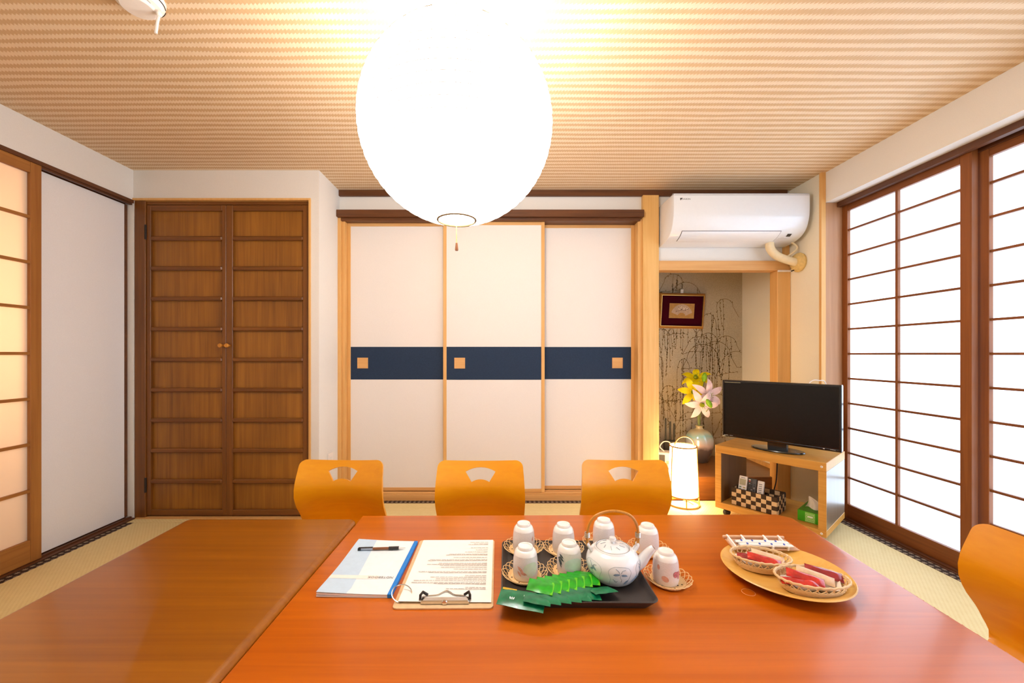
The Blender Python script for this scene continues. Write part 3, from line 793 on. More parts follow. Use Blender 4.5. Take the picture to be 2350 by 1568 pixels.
def petal_mesh(L, W_, curl, mat, name):
    def fn(u, v):
        t = v; w = W_*math.sin(PI*min(1, t*.92+.06))**.8*(1-.25*t); x = (u-.5)*2*w
        z = L*(t-.12*t*t); y = curl*t*t*L+.0
        return Vector((x, -y*.0+.22*abs(x)*(1-t)-.0, 0))+Vector((0, -L*.55*t*(1-t*.55)+curl*L*t**3, z))
    return MB().grid(fn, 6, 9).mesh(name, mat, ang=80)
def lily(name, label, cx, cz, cy, face, mat, spin, buds=(), L=.142, W_=.028):
    base = (1.585+(cx-1.585)*.03, 3.185, .405)
    t = thing(name, label, 'flower', base)
    c = Vector((cx, cy, cz))-Vector(base)
    # stem
    stem = MB().tube(crom([(0, 0, -.09), (c.x*.2, c.y*.15, c.z*.4), (c.x*.6, c.y*.6+.01, c.z*.8), tuple(c-Vector(face).normalized()*.03)], 6), .0042, 6).build('stem', 'stem_green', t)
    F = Vector(face).normalized()
    # petal meshes run along +Z and open towards -Y; turn -Y onto the facing direction
    q = Vector((0, -1, 0)).rotation_difference(F).to_matrix().to_4x4()
    me = petal_mesh(L, W_, .30, mat, 'petal')
    for k in range(6):
        s = 1 if k % 2 else .92
        link('petal', me, t, T(*(c-F*.012)) @ q @ RY(spin+60*k) @ T(0, .006*(k % 2), 0) @ Matrix.Diagonal((s*(1 if k % 2 else 1.1), s, s, 1)))
    MB().lathe([(0, -.004), (.013, -.006), (.018, .004), (.013, .02), (0, .024)], 12, M=Matrix.Translation(c) @ q @ RX(90)).build('throat', 'lily_throat', t)
    m = MB()
    for k in range(6):
        a = 2*PI*k/6; m.tube([(0, 0, 0), (.012*math.cos(a), -.03, .012*math.sin(a)), (.02*math.cos(a), -.045, .02*math.sin(a))], .0013, 4, M=Matrix.Translation(c) @ q)
    m.build('stamens', 'leaf_green', t)
    for bx, bz, by, tx, rr in buds:
        b = Vector((bx, by, bz))-Vector(base)
        MB().lathe([(0, -.038), (.011, -.03), (.019, -.008), (.018, .012), (.010, .03), (0, .04)], 12, M=Matrix.Translation(b) @ RY(tx)).build('bud', 'leaf_green', t)
        MB().tube([tuple(b+Vector((0, .0, -.036))), tuple(b*.82+Vector((0, .02, -.03))), tuple(b*.6)], .0038, 6).build('bud_stem', 'stem_green', t)
    return t
lily('yellow_lily', 'topmost yellow lily in the alcove vase', 1.535, .815, 3.14, (-.35, -.55, .75), 'lily_yellow', 12, [(1.556, .822, 3.05, 8, 0)])
lily('yellow_lily', 'lower yellow lily at the left of the vase bouquet', 1.497, .705, 3.10, (-.45, -1, .15), 'lily_yellow', 40)
lily('pink_lily', 'pale pink lily at the right of the vase bouquet', 1.572, .690, 3.02, (.1, -1, .05), 'lily_pink', 5, [(1.535, .635, 2.94, 150, 0)], .155)
lily('pink_lily', 'lowest pale pink lily drooping over the vase', 1.512, .618, 3.00, (-.15, -1, -.15), 'lily_pink', 30, (), .145)

ro = thing('router', 'black internet router with three antennas standing in the alcove', 'router', (1.345, 3.22, .14), R(-12))
m = MB(); m.box(-.03, .065, -.016, .016, .0, .165, bev=.006); m.build('body', 'router_black', ro)
for k, (x, hh) in enumerate(((-.012, .34), (.022, .315), (.052, .30))):
    MB().box(x-.0065, x+.0065, .006, .016, .10, hh, bev=.003).build('antenna', 'router_black', ro)
mo = thing('modem', 'small white modem box beside the router behind the pillar', 'modem', (1.248, 3.05, .14), R(-16))
m = MB(); m.box(-.11, .075, -.05, .05, 0, .115, bev=.006); m.build('body', 'plastic_white', mo)
box('port_panel', 'plastic_dark', mo, -.045, .0, -.053, -.049, .035, .10, bev=.002)
box('port', 'lcd', mo, .01, .035, -.0525, -.049, .03, .055, bev=.001)
MB().tube(crom([(.0, .0, .115), (-.03, -.005, .15), (-.005, -.01, .19), (.035, -.01, .19), (.05, -.008, .15), (.05, -.01, .115)], 6), .0045, 8).build('cable_loop', 'plastic_white', mo)

# andon lamp
an = thing('floor_lamp', 'small glowing cylindrical floor lamp with wooden ring frame', 'lamp', (1.212, 2.655, 0))
MB().lathe([(.092, .062), (.0915, .15), (.084, .30), (.080, .392)], 36).build('shade', 'andon_paper', an)
def ring(r, z, th, sq=.006): return MB().lathe([(r, z-sq), (r+th, z-sq), (r+th, z+sq), (r, z+sq), (r, z-sq)], 40)
ring(.094, .006, .008, .005).build('base_ring', 'brass_wood', an)
ring(.092, .064, .005, .004).build('lower_ring', 'brass_wood', an)
ring(.0795, .388, .005, .004).build('upper_ring', 'brass_wood', an)
for a in (196, -16, 90):
    c, s = math.cos(R(a)), math.sin(R(a)); MB().tube([(.099*c, .099*s, .004), (.096*c, .096*s, .064), (.083*c, .083*s, .392)], .0038, 6).build('post', 'brass_wood', an)
MB().tube([(.099*math.cos(R(-102)), .099*math.sin(R(-102)), .004), (.095*math.cos(R(-102)), .095*math.sin(R(-102)), .064)], .0042, 6).build('foot', 'brass_wood', an)
MB().tube([(-.064*math.cos(R(a)), -.02, .392+.062*math.sin(R(a))) for a in range(0, 181, 12)], .0042, 8).build('handle', 'brass_wood', an)
MB().lathe([(0, .06), (.03, .06), (.03, .052), (0, .052)], 16).build('lamp_holder', 'brass_wood', an)
MB().tube(crom([(0, 0, .052), (.02, -.02, .03), (.055, -.03, .008), (.05, .02, .006), (.03, .06, .005)], 6), .0028, 6).build('cord', 'brass_wood', an)

# wall outlet on the white return beside the closet
wo = thing('wall_outlet', 'flat white outlet plate low on the white wall corner', 'outlet', (-1.109, 2.58, .30))
box('plate', 'plastic_white', wo, 0, .005, -.036, .036, -.06, .06, bev=.002)
for z in (-.02, .02): box('socket', 'plaster', wo, .004, .0065, -.016, .016, z-.014, z+.014, bev=.001)

# ---------------------------------------------------------------- television corner
SA = math.atan2(-.777, .630)
ts = thing('tv_stand', 'open oak veneer television stand on black castors beside the window', 'tv stand', (1.330, 2.475, 0), SA)
SWD, SD, SB, ST = .547, .405, .05, .437
box('top_panel', 'stand_oak', ts, 0, SWD, 0, SD, ST-.046, ST, bev=.002)
box('bottom_panel', 'stand_oak', ts, 0, SWD, 0, SD, SB, SB+.036, bev=.002)
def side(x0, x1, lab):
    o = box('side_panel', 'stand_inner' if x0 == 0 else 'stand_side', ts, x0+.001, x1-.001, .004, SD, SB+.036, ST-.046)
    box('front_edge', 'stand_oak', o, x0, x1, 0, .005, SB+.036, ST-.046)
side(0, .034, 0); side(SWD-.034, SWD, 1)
for z in (ST-.022, SB+.018):
    o = MB().lathe([(0, .002), (.0045, .002), (.006, .0), (.006, -.001), (0, -.001)], 14, M=T(SWD-.02, 0, z) @ RX(90)).build('screw_cap', 'plastic_white', ts)
    MB().lathe([(0, .0026), (.0015, .0026), (.0015, .001), (0, .001)], 8, M=T(SWD-.02, 0, z) @ RX(90)).build('screw_hole', 'gap_dark', o)
for x, y in ((.05, .045), (SWD-.05, .045), (.05, SD-.045), (SWD-.05, SD-.045)):
    o = MB().lathe([(0, -.011), (.019, -.011), (.0215, -.008), (.0215, .008), (.019, .011), (0, .011)], 18, M=T(x, y, .0225) @ RY(90) @ RX(20)).build('castor', 'rubber', ts)
    MB().lathe([(0, .05), (.012, .05), (.012, .03), (.016, .028), (.016, .022), (0, .022)], 12, x, y).build('castor_fork', 'rubber', o)

TA = math.atan2(-.446, .379)
tv = thing('television', 'black flat screen television on the oak stand', 'television', (1.607, 2.322, ST), TA)
L2 = .293
box('housing', 'tv_black', tv, -L2, L2, .0, .035, .043, .399, bev=.004)
box('back_cover', 'tv_black', tv, -.2, .2, .035, .07, .07, .34, bev=.012)
m = MB(); mould(m, L2, .178, [(0, .0), (0, -.006), (.003, -.008), (.011, -.008), (.012, -.003), (.012, .0)])
link('bezel', m.mesh('bezel', 'tv_black', ang=25), tv, T(0, 0, .221))
box('screen', 'tv_screen', tv, -L2+.012, L2-.012, -.004, .0, .062, .387)
for x0, x1, z in ((-.283, -.258, .0505), (-.25, -.232, .0505), (.245, .268, .0505)): box('lettering', 'button_grey', tv, x0, x1, -.0084, -.008, z, z+.003)
box('indicator', 'plastic_white', tv, .215, .222, -.0086, -.008, .051, .054)
box('label_strip', 'lcd', tv, -.283, -.19, -.0044, -.004, .384, .3865)
box('neck', 'tv_black', tv, -.05, .05, .006, .034, .010, .06, bev=.004)
MB().lathe([(0, .002), (.13, .002), (.134, .005), (.13, .010), (.06, .014), (0, .014)], 36, 0, .01, 0, 1, .58).build('base', 'tv_black', tv)
tag(MB().tube(crom([(1.80, 2.63, .395), (1.80, 2.60, .33), (1.79, 2.585, .24), (1.775, 2.575, .16), (1.74, 2.56, .095), (1.71, 2.54, .09)], 6), .0035, 6).build('power_cable', 'cord_black'), 'thin black power cable hanging behind the open stand', 'cable')
tag(MB().tube(crom([(1.83, 2.475, .50), (1.86, 2.47, .70), (1.90, 2.455, .822), (1.945, 2.44, .838), (1.985, 2.43, .80), (1.99, 2.43, .5), (1.985, 2.42, .05), (1.96, 2.42, .004)], 7), .003, 6).build('antenna_cable', 'plastic_white'), 'thin pale cable arching above the television to the wall', 'cable')

# chequered basket with remote controls, tissue box
def in_stand(u, v, z): return (1.330+u*math.cos(SA)-v*math.sin(SA), 2.475+u*math.sin(SA)+v*math.cos(SA), z)
SH = SB+.036
BW, BD, BH = .236, .145, .104
wb = thing('woven_basket', 'brown and beige chequered strap basket inside the television stand', 'basket', in_stand(.085, .028, SH), SA)
m = MB(); q = .004
for b in ((0, BW, 0, q), (0, BW, BD-q, BD), (0, q, q, BD-q), (BW-q, BW, q, BD-q)): m.box(*b, 0, BH-.004)
m.box(0, BW, 0, BD, 0, .004); m.build('wall', 'strap_brown', wb)
nx, ny, nz = 9, 5, 4; cw, cd_, chh = BW/nx, BD/ny, (BH-.006)/nz
mx_, my_ = {}, {}
for name in ('strap_brown', 'strap_beige'):
    mx_[name] = MB().box(-cw/2, cw/2, -.0016, .0016, -chh/2, chh/2, bev=.0012).mesh('strap', name)
    my_[name] = MB().box(-.0016, .0016, -cd_/2, cd_/2, -chh/2, chh/2, bev=.0012).mesh('strap', name)
for k in range(nz):
    for i in range(nx):
        n = 'strap_beige' if (i+k) % 2 == 0 else 'strap_brown'; z = .003+chh*(k+.5); pr_ = .0006 if n == 'strap_beige' else 0
        link('strap', mx_[n], wb, T(cw*(i+.5), -.0012-pr_, z))
        link('strap', mx_[n], wb, T(cw*(i+.5), BD-q-.001-pr_, z))
    for j in range(ny):
        n = 'strap_beige' if (j+k) % 2 == 0 else 'strap_brown'; z = .003+chh*(k+.5)
        link('strap', my_[n], wb, T(BW+.0012, cd_*(j+.5), z)); link('strap', my_[n], wb, T(q+.001, cd_*(j+.5), z))
mm = MB()
for b in ((-.001, BW+.001, -.002, q+.001), (-.001, BW+.001, BD-q-.001, BD+.001), (-.001, q+.001, q, BD-q), (BW-q-.001, BW+.001, q, BD-q)): mm.box(*b, BH-.008, BH, bev=.001)
mm.build('rim', 'strap_brown', wb)
dv = thing('strap_divider', 'low chequered strap divider box in the basket', 'box', in_stand(.085+.165, .028+.012, SH+.005), SA)
m = MB()
for b in ((0, .058, 0, .004), (0, .058, .078, .082), (0, .004, .004, .078), (.054, .058, .004, .078)): m.box(*b, 0, .085)
m.build('wall', 'strap_brown', dv)
for k, (x, z, n) in enumerate(((.018, .073, 'strap_beige'), (.042, .073, 'strap_brown'), (.042, .05, 'strap_beige'), (.018, .05, 'strap_brown'))): box('strap', n, dv, x-.012, x+.012, .0745, .078, z-.011, z+.011, bev=.001)
def remote(name, label, u, w, h, mat, lean=-17, d=.016, rise=0):
    t = thing(name, label, 'remote control', in_stand(.085+u, .028+.016, SH+.010+rise), SA); t.rotation_euler = (R(lean), 0, SA)
    MB().box(-w/2, w/2, 0, d, 0, h, bev=.004, seg=2).build('body', mat, t); return t
def key(t, x, z, w, h, mat, name='button'): box(name, mat, t, x-w/2, x+w/2, -.0012, .001, z-h/2, z+h/2, bev=.0004)
r1 = remote('remote_control', 'white remote control with grey display in chequered basket', .042, .046, .166, 'plastic_white')
box('display', 'lcd', r1, -.017, .017, -.0008, .001, .112, .148)
box('lettering', 'button_grey', r1, -.012, .012, -.0006, .001, .153, .157)
for x, z, mt in ((-.011, .100, 'button_green'), (.011, .098, 'button_yellow'), (-.011, .088, 'button_grey'), (.011, .086, 'button_grey'), (-.011, .076, 'button_grey'), (.011, .074, 'button_grey')): key(r1, x, z, .012, .006, mt)
r2 = remote('remote_control', 'black television remote control between two white remotes', .092, .046, .162, 'plastic_dark')
key(r2, -.014, .152, .011, .006, 'plastic_white'); key(r2, -.014, .143, .009, .006, 'button_red')
for i in range(3):
    for k in range(6): key(r2, -.013+.013*i, .13-.0115*k, .008, .006, 'button_grey' if (i+k) % 4 == 0 else 'tv_black')
r3 = remote('remote_control', 'slim white remote control with one column of buttons', .137, .034, .158, 'plastic_white')
for k in range(7): key(r3, 0, .138-.0115*k, .017, .0045, 'button_grey')
tb = thing('tissue_box', 'bright green tissue box with a tissue pulled up', 'tissue box', in_stand(.408, .062, SH), SA)
box('carton', 'tissue_green', tb, 0, .105, 0, .20, 0, .058, bev=.0015)
box('top_print', 'tissue_top', tb, .001, .104, .001, .199, .058, .0586)
for i in range(9): box('print_line', 'tissue_green', tb, .006+.0112*i, .0075+.0112*i, .004, .196, .0586, .0588)
pn = box('front_print', 'tissue_panel', tb, .034, .078, -.0006, 0, .003, .055)
m = MB()
for i in range(6):
    for k in range(5): m.box(.036+.0068*i+(.002 if k % 2 else 0), .0395+.0068*i+(.002 if k % 2 else 0), -.0009, -.0006, .008+.009*k, .0095+.009*k)
tag(m.build('printed_pattern', 'white_print', pn), kind='stuff')
box('lettering', 'white_print', pn, .045, .068, -.0011, -.0006, .029, .035)
def tis(u, v):
    a = (u-.5)*2; w = .042*(1-v)**.75+.002
    return Vector((.062+a*w-.034*v*v*1.2+.012*v, .065+.014*math.sin(u*9)*(1-v)+.02*v, .058+.062*v+.006*math.sin(u*7+1)*(1-v)))
MB().grid(tis, 14, 10).build('tissue', 'tissue_paper', tb, ang=80)

# ---------------------------------------------------------------- things on the red table
TZ = .34
def quadmat(p00, p10, ang): return T(*p00) @ RZ(ang)
nb = thing('notebook', 'pale blue notebook with a blue spine on the table', 'notebook', (-.397, 1.232, TZ), R(-1.2))
def leaf(x0, x1, y0, y1, z0, z1, wav):
    def fn(u, v):
        x = x0+(x1-x0)*u; e = (1-u)**2
        return Vector((x, y0+(y1-y0)*v, z0+wav*e*(.5+.5*math.sin(2.2+v*5.5))))
    m = MB(); m.grid(fn, 10, 14); bm = m.bm
    g = bmesh.ops.extrude_face_region(bm, geom=bm.faces[:])
    for v in [v for v in g['geom'] if isinstance(v, bmesh.types.BMVert)]: v.co.z += z1-z0
    bmesh.ops.recalc_face_normals(bm, faces=bm.faces); return m
leaf(-.102, .103, -.154, .154, .0005, .004, .001).build('back_cover', 'cover_white', nb)
leaf(-.1015, .1025, -.1535, .1535, .0035, .008, .004).build('pages', 'paper_white', nb)
NZ = lambda u, v, w=.006: .009+w*(1-u)**2*(.5+.5*math.sin(2.2+v*5.5))
leaf(-.102, .103, -.154, .154, .009, .0096, .006).build('front_cover', 'cover_white', nb)
def cover_patch(pts, name, mat, lift):
    # strip patch following the cover's waviness: pts = (u_left(v), u_right(v), v0, v1)
    ul, ur, v0, v1 = pts
    def fn(a, b):
        v = v0+(v1-v0)*b; u = ul(v)+(ur(v)-ul(v))*a
        return Vector((-.102+.205*u, -.154+.308*v, NZ(u, v)+.0006+lift))
    return MB().grid(fn, 8, 12).build(name, mat, nb)
cover_patch((lambda v: .0, lambda v: .43-.12*v if v > .0 else .4, .0, 1), 'cover_print', 'cover_blue', .0003)
cover_patch((lambda v: .0, lambda v: .70, .235, .295), 'cover_stripe', 'cover_cream', .0006)
box('spine', 'spine_blue', nb, .092, .1045, -.1545, .1545, .0, .0106, bev=.001)
text('lettering', 'NOTEBOOK', .0135, 'print_grey', nb, T(.048, -.073, .0112) @ RZ(180), 1.0)
pen = thing('pen', 'black ballpoint pen with rubber grip lying on the notebook', 'pen', (-.394, 1.318, .3565), R(4))
def rod(name, x0, x1, r, mat, p=pen, r1=None): return MB().lathe([(0, x0), (r, x0), (r1 or r, x1), (0, x1)], 12, M=RY(90)).build(name, mat, p)
rod('barrel', -.068, .052, .0038, 'pen_clear'); rod('refill', -.03, .03, .0042, 'copper'); rod('grip', .022, .055, .0054, 'pen_black'); rod('cap_end', -.078, -.068, .0045, 'pen_black')
rod('tip', .055, .076, .0044, 'plastic_white', pen, .001); box('clip', 'pen_black', pen, -.076, -.030, -.0025, .0025, .004, .0062, bev=.0008)

cb = thing('clipboard', 'beige clipboard with a chrome clip at its near end', 'clipboard', (-.153, 1.218, TZ), R(.5))
cbd = MB().prism(rrect(-.131, .131, -.190, .187, .012), .0, .004, .0008).build('board', 'board_beige', cb)
ps = thing('printed_sheet', 'white printed sheets held by the clipboard clip', 'paper', (-.152, 1.232, TZ+.0042), R(.3))
for k in range(3):
    def sh(u, v, k=k): return Vector((-.121+.243*u+.0015*k, -.183+.352*v-.0012*k, .0006+.0011*k+.0035*(1-v)**3*(1-u)+.002*math.sin(v*6)*(1-u)*.3))
    o = MB().grid(sh, 6, 12).build('sheet', 'paper_white', ps)
m = MB(); rn = random.Random(5)
lines = [(.93, .22), (.90, .20), (.885, .24), (.82, .22), (.78, .16), (.74, .30), (.70, .50), (.685, .52), (.64, .40), (.60, .72), (.585, .74), (.54, .60), (.52, .76), (.50, .56), (.47, .58), (.44, .40), (.40, .82), (.385, .7), (.34, .24), (.315, .66), (.29, .55), (.265, .84), (.235, .86), (.22, .6), (.17, .24), (.15, .42)]
for v, w in lines:
    u = .93
    while u > .93-w:
        l = rn.uniform(.015, .07); x1 = -.121+.243*u+.003; x0 = -.121+.243*max(u-l, .06)+.003; y = -.183+.352*v
        z = .0045+.0035*(1-v)**3*(1-u)+.002*math.sin(v*6)*(1-u)*.3+.0003
        m.face([(x0, y, z), (x1, y, z), (x1, y+.0021, z), (x0, y+.0021, z)]); u -= l+.008
tag(m.build('printed_lines', 'print_grey', ps, smooth=False), kind='stuff')
box('clip_bar', 'chrome', cb, -.060, .067, -.176, -.158, .004, .014, bev=.002)
MB().lathe([(0, .003), (.006, .002), (.008, 0), (0, 0)], 14, M=T(.003, -.176, .009) @ RX(90)).build('rivet', 'chrome', cb)
for x in (-.062, .069):
    MB().tube([(x, -.166, .012), (x, -.164, .022), (x-.004*(1 if x > 0 else -1), -.150, .022), (x-.016*(1 if x > 0 else -1), -.146, .012)], .0036, 8).build('clip_arm', 'steel_dark', cb)
MB().tube(crom([(-.046, -.148, .0105), (-.02, -.144, .0105), (-.006, -.132, .011), (.003, -.128, .0115), (.012, -.132, .011), (.026, -.144, .0105), (.052, -.148, .0105)], 5), .0017, 6).build('clip_wire', 'chrome', cb)
rg = MB().tube([(.027*math.cos(2*PI*i/32), .027*math.sin(2*PI*i/32), 0) for i in range(32)], .0014, 6, True, M=T(-.116, -.142, .0135) @ RZ(38) @ RX(24)).build('binder_ring', 'chrome', cb)

# tray
TX, TY = .2035, 1.178
tray = thing('tray', 'square black lacquer tray under the tea things', 'tray', (TX, TY, TZ), R(-.6))
hx, hy = .2025, .168
def ringpoly(o, z): return [(x, y, z) for x, y in rrect(-hx+o, hx-o, -hy+o, hy-o, max(.022-o*.4, .006), 5)]
t = bmesh.new(); rings = []
for o, z in ((.030, 0), (.022, .002), (.004, .024), (0, .029), (.001, .0305), (.004, .0305), (.010, .022), (.016, .0155), (.022, .014)):
    rings.append([t.verts.new(p) for p in ringpoly(o, z)])
for a, b in zip(rings, rings[1:]):
    for i in range(len(a)): j = (i+1) % len(a); t.faces.new((a[i], a[j], b[j], b[i]))
t.faces.new(rings[0][::-1]); t.faces.new(rings[-1]); bmesh.ops.recalc_face_normals(t, faces=t.faces)
MB().merge(t).build('body', 'tray_black', tray)
TS = TZ+.0145

# saucers and cups
def make_saucer():
    s = thing('saucer', 'x', 'saucer', group='woven rattan saucers under the tea cups')
    MB().lathe([(0, .001), (.040, .0), (.046, .003), (.048, .007), (.044, .008), (.040, .005), (0, .004)], 36).build('woven_base', 'rattan', s)
    m = MB()
    for k in range(7):
        for j in range(2): a = 2*PI*k/7+j*.35; rr = .030+.008*j; m.box(rr*math.cos(a)-.002, rr*math.cos(a)+.002, rr*math.sin(a)-.002, rr*math.sin(a)+.002, .0042, .0053)
    tag(m.build('base_holes', 'gap_dark', s), kind='stuff')
    m = MB(); n = 20
    for k in range(n):
        a0 = 2*PI*k/n; P = []
        for i in range(9):
            q = PI*i/8; a = a0+(i/8-.5)*(2*PI/n)*3.1; rr = .045+.021*math.sin(q)
            P.append((rr*math.cos(a), rr*math.sin(a), .004+.016*math.sin(q)+.0008*math.sin(2*q)))
        m.tube(P, .00115, 4)
    tag(m.build('looped_rim', 'rattan', s), kind='stuff')
    MB().tube([(.047*math.cos(2*PI*i/30), .047*math.sin(2*PI*i/30), .0075) for i in range(30)], .0016, 5, True).build('base_ring', 'rattan', s)
    return s
CUPP = [(.0345, .0), (.0358, .010), (.0358, .030), (.0350, .050), (.0328, .066), (.0270, .0775)]
def cup_r(z):
    for a, b in zip(CUPP, CUPP[1:]):
        if a[1] <= z <= b[1]: return a[0]+(b[0]-a[0])*(z-a[1])/(b[1]-a[1])
    return CUPP[-1][0]
def decal(parent, rf, name, mat, polys, off=.0004):
    m = MB()
    for ring in polys:
        # ring: list of (angle, z); fan from centre, subdivided radially
        ca = sum(p[0] for p in ring)/len(ring); cz = sum(p[1] for p in ring)/len(ring)
        def P(a, z): r = rf(z)+off; return (r*math.cos(a), r*math.sin(a), z)
        bm = m.bm; levels = []
        for f in (.34, .67, 1): levels.append([bm.verts.new(P(ca+(a-ca)*f, cz+(z-cz)*f)) for a, z in ring])
        c = bm.verts.new(P(ca, cz)); n = len(ring)
        for i in range(n):
            j = (i+1) % n; bm.faces.new((c, levels[0][i], levels[0][j]))
            for l in (0, 1): bm.faces.new((levels[l][i], levels[l+1][i], levels[l+1][j], levels[l][j]))
    bmesh.ops.recalc_face_normals(m.bm, faces=m.bm.faces)
    return m.build(name, mat, parent, ang=80)
def oval(a, z, wa_, wz, rot=0, n=14, wob=.0):
    o = []
    for i in range(n):
        q = 2*PI*i/n; x = wa_*math.cos(q)*(1+wob*math.sin(3*q)); y = wz*math.sin(q)*(1+wob*math.cos(2*q)); c, s = math.cos(rot), math.sin(rot)
        o.append((a+(x*c-y*s)/.034, z+x*s+y*c))
    return o
def leafp(a, z, l, w, rot): return [(a+x/.034*math.cos(rot)-y/.034*math.sin(rot), z+x*math.sin(rot)+y*math.cos(rot)) for x, y in ((-l, 0), (-l*.4, w), (l*.3, w*.9), (l, 0), (l*.3, -w*.9), (-l*.4, -w))]
def make_cup():
    c = thing('tea_cup', 'x', 'cup', group='upside down tea cups on rattan saucers')
    MB().lathe([(.031, .003), (.0315, .0), (.0335, 0)]+CUPP[1:5], 36).build('body', 'stoneware', c)
    MB().lathe([(.0328, .0658), (.0300, .0735), (.0255, .0785), (.0222, .0795), (.0218, .0855), (.0205, .0875), (.0175, .0868), (.016, .084), (0, .0845)], 36).build('foot', 'stoneware_foot', c)
    return c
sau = make_saucer(); cup = make_cup()
D0 = -PI/2
cups = [('back left corner of the tray', 'plain speckled cup standing at the tray\'s back left corner', .074, 1.305, 1),
        ('second back', 'plain speckled cup second from the left in the tray\'s back row', .203, 1.298, 1),
        ('behind teapot', 'speckled cup seen through the teapot\'s cane handle', .340, 1.335, 1),
        ('beyond spout', 'plain white cup standing behind the teapot spout', .490, 1.325, 0),
        ('front left', 'cup with pale green patch and pink leaves behind the green tea bags', .068, 1.150, 1),
        ('front middle', 'cup with grey leaves and pale blue-green glaze left of teapot', .201, 1.172, 1),
        ('right', 'cup with red petals standing right of the tray', .481, 1.150, 0)]
sl = ['rattan saucer under the cup at the tray\'s back left corner', 'rattan saucer under the second cup of the tray\'s back row', 'rattan saucer mostly hidden behind the teapot', 'rattan saucer off the tray behind the teapot spout', 'rattan saucer partly covered by green tea bags, under the pale green cup', 'rattan saucer under the grey-leaved cup left of teapot', 'rattan saucer under the red-petalled cup right of the tray']
cset = []
for i, (k, lab, x, y, on) in enumerate(cups):
    s = sau if i == 0 else copy_tree(sau); c = cup if i == 0 else copy_tree(cup)
    z = TS if on else TZ+.0005
    cset.append((s, c)); s.location = (x, y, z); c.location = (x+(.0, .0, .004, -.003, .002, -.001, -.006)[i], y, z+.0056)
    s.rotation_euler.z = R(17*i); c['label'] = lab; s['label'] = sl[i]
for i, (s, c) in enumerate(cset):
    if i == 4:
        decal(c, cup_r, 'green_patch', 'glaze_green', [oval(D0+.42, .034, .021, .021, .2, 18, .08)])
        decal(c, cup_r, 'painted_leaf', 'petal_salmon', [leafp(D0-.45, .034, .012, .004, -.7), leafp(D0-.2, .024, .010, .004, -.3), leafp(D0-.55, .022, .009, .003, -.9)], .0008)
    if i == 5:
        decal(c, cup_r, 'bluegreen_patch', 'glaze_bluegreen', [oval(D0+.25, .03, .026, .026, .2, 18, .06)])
        decal(c, cup_r, 'painted_leaf', 'ink_leaf', [leafp(D0-.85, .056, .009, .003, -.5), leafp(D0-.8, .048, .009, .003, -.6), leafp(D0-.95, .040, .010, .005, -.9), leafp(D0-1.05, .050, .008, .003, .6), leafp(D0-.9, .031, .008, .002, -1.1)], .0008)
    if i == 6:
        decal(c, cup_r, 'painted_petal', 'petal_red', [oval(D0+.42, .034, .0075, .0085, .2), oval(D0+.78, .030, .005, .011, -.2), oval(D0+.62, .037, .004, .005, .5)], .0006)
        decal(c, cup_r, 'painted_petal', 'petal_salmon', [oval(D0-.42, .022, .010, .0075, -.6), oval(D0-.95, .05, .004, .007, .1)], .0006)
    if i == 0: decal(c, cup_r, 'painted_leaf', 'petal_salmon', [leafp(D0+.85, .045, .008, .003, 1.3), leafp(D0-.5, .028, .006, .002, .7)], .0004)

# teapot
PX, PY = .322, 1.150
tp = thing('teapot', 'white porcelain teapot with blue painted flowers and cane handle', 'teapot', (PX, PY, TS))
PP = [(p.x, p.z) for p in crom([(.044, 0, .0), (.056, 0, .006), (.070, 0, .026), (.0755, 0, .047), (.072, 0, .066), (.062, 0, .080), (.052, 0, .0865)], 5)]
def pot_r(z):
    for a, b in zip(PP, PP[1:]):
        if min(a[1], b[1]) <= z <= max(a[1], b[1]) and a[1] != b[1]: return a[0]+(b[0]-a[0])*(z-a[1])/(b[1]-a[1])
    return .06
MB().lathe([(0, .003), (.040, .003), (.042, 0)]+PP+[(.0505, .0895), (.048, .0905), (.046, .0885), (.046, .082), (.02, .08), (0, .08)], 48).build('body', 'porcelain', tp)
lid = MB().lathe([(0, .083), (.044, .083), (.0452, .0865), (.043, .0895), (.035, .0945), (.02, .0985), (.008, .100), (0, .100)], 44).build('lid', 'porcelain', tp)
MB().lathe([(0, .099), (.006, .099), (.005, .104), (.0085, .108), (.0105, .112), (.009, .1165), (0, .118)], 20).build('lid_knob', 'porcelain', lid)
MB().tube([(.0475*math.cos(2*PI*i/40), .0475*math.sin(2*PI*i/40), .0903) for i in range(40)], .0009, 5, True).build('rim_line', 'print_grey', tp)
MB().tube(crom([(.058, -.006, .038), (.078, -.008, .050), (.092, -.009, .068), (.104, -.010, .083), (.114, -.011, .092)], 5), .01, 14, radii=[.021-.0125*(i/20)**.8 for i in range(21)]).build('spout', 'porcelain', tp)
MB().lathe([(0, .0), (.006, .0), (.0062, .0006), (0, .0006)], 12, M=T(.1145, -.0111, .0925) @ RY(52)).build('spout_hole', 'print_grey', tp)
for sx in (-1, 1):
    for dy in (-.007, .007): MB().tube(crom([(sx*.058, dy, .076), (sx*.066, dy, .086), (sx*.0715, dy*.9, .096), (sx*.070, dy*.5, .099)], 4), .0038, 8).build('lug', 'porcelain', tp)
hp = crom([(-.0725, 0, .092), (-.0735, 0, .118), (-.069, 0, .150), (-.052, 0, .176), (-.018, 0, .190), (.018, 0, .191), (.052, 0, .178), (.070, 0, .150), (.0735, 0, .118), (.0725, 0, .092)], 6)
h = MB().tube(hp, .0040, 8).build('handle', 'cane', tp)
for sx in (-1, 1):
    MB().tube([(sx*.0735, .005, .12), (sx*.0685, .009, .10), (sx*.064, .007, .092)], .003, 6).build('handle_split', 'cane', h)
    m = MB()
    for k in range(4): m.tube([(sx*.0735+.0062*math.cos(a), .002+.0062*math.sin(a), .117+.0036*k) for a in [2*PI*i/14 for i in range(14)]], .002, 5, True)
    m.build('wire_binding', 'chrome', h)
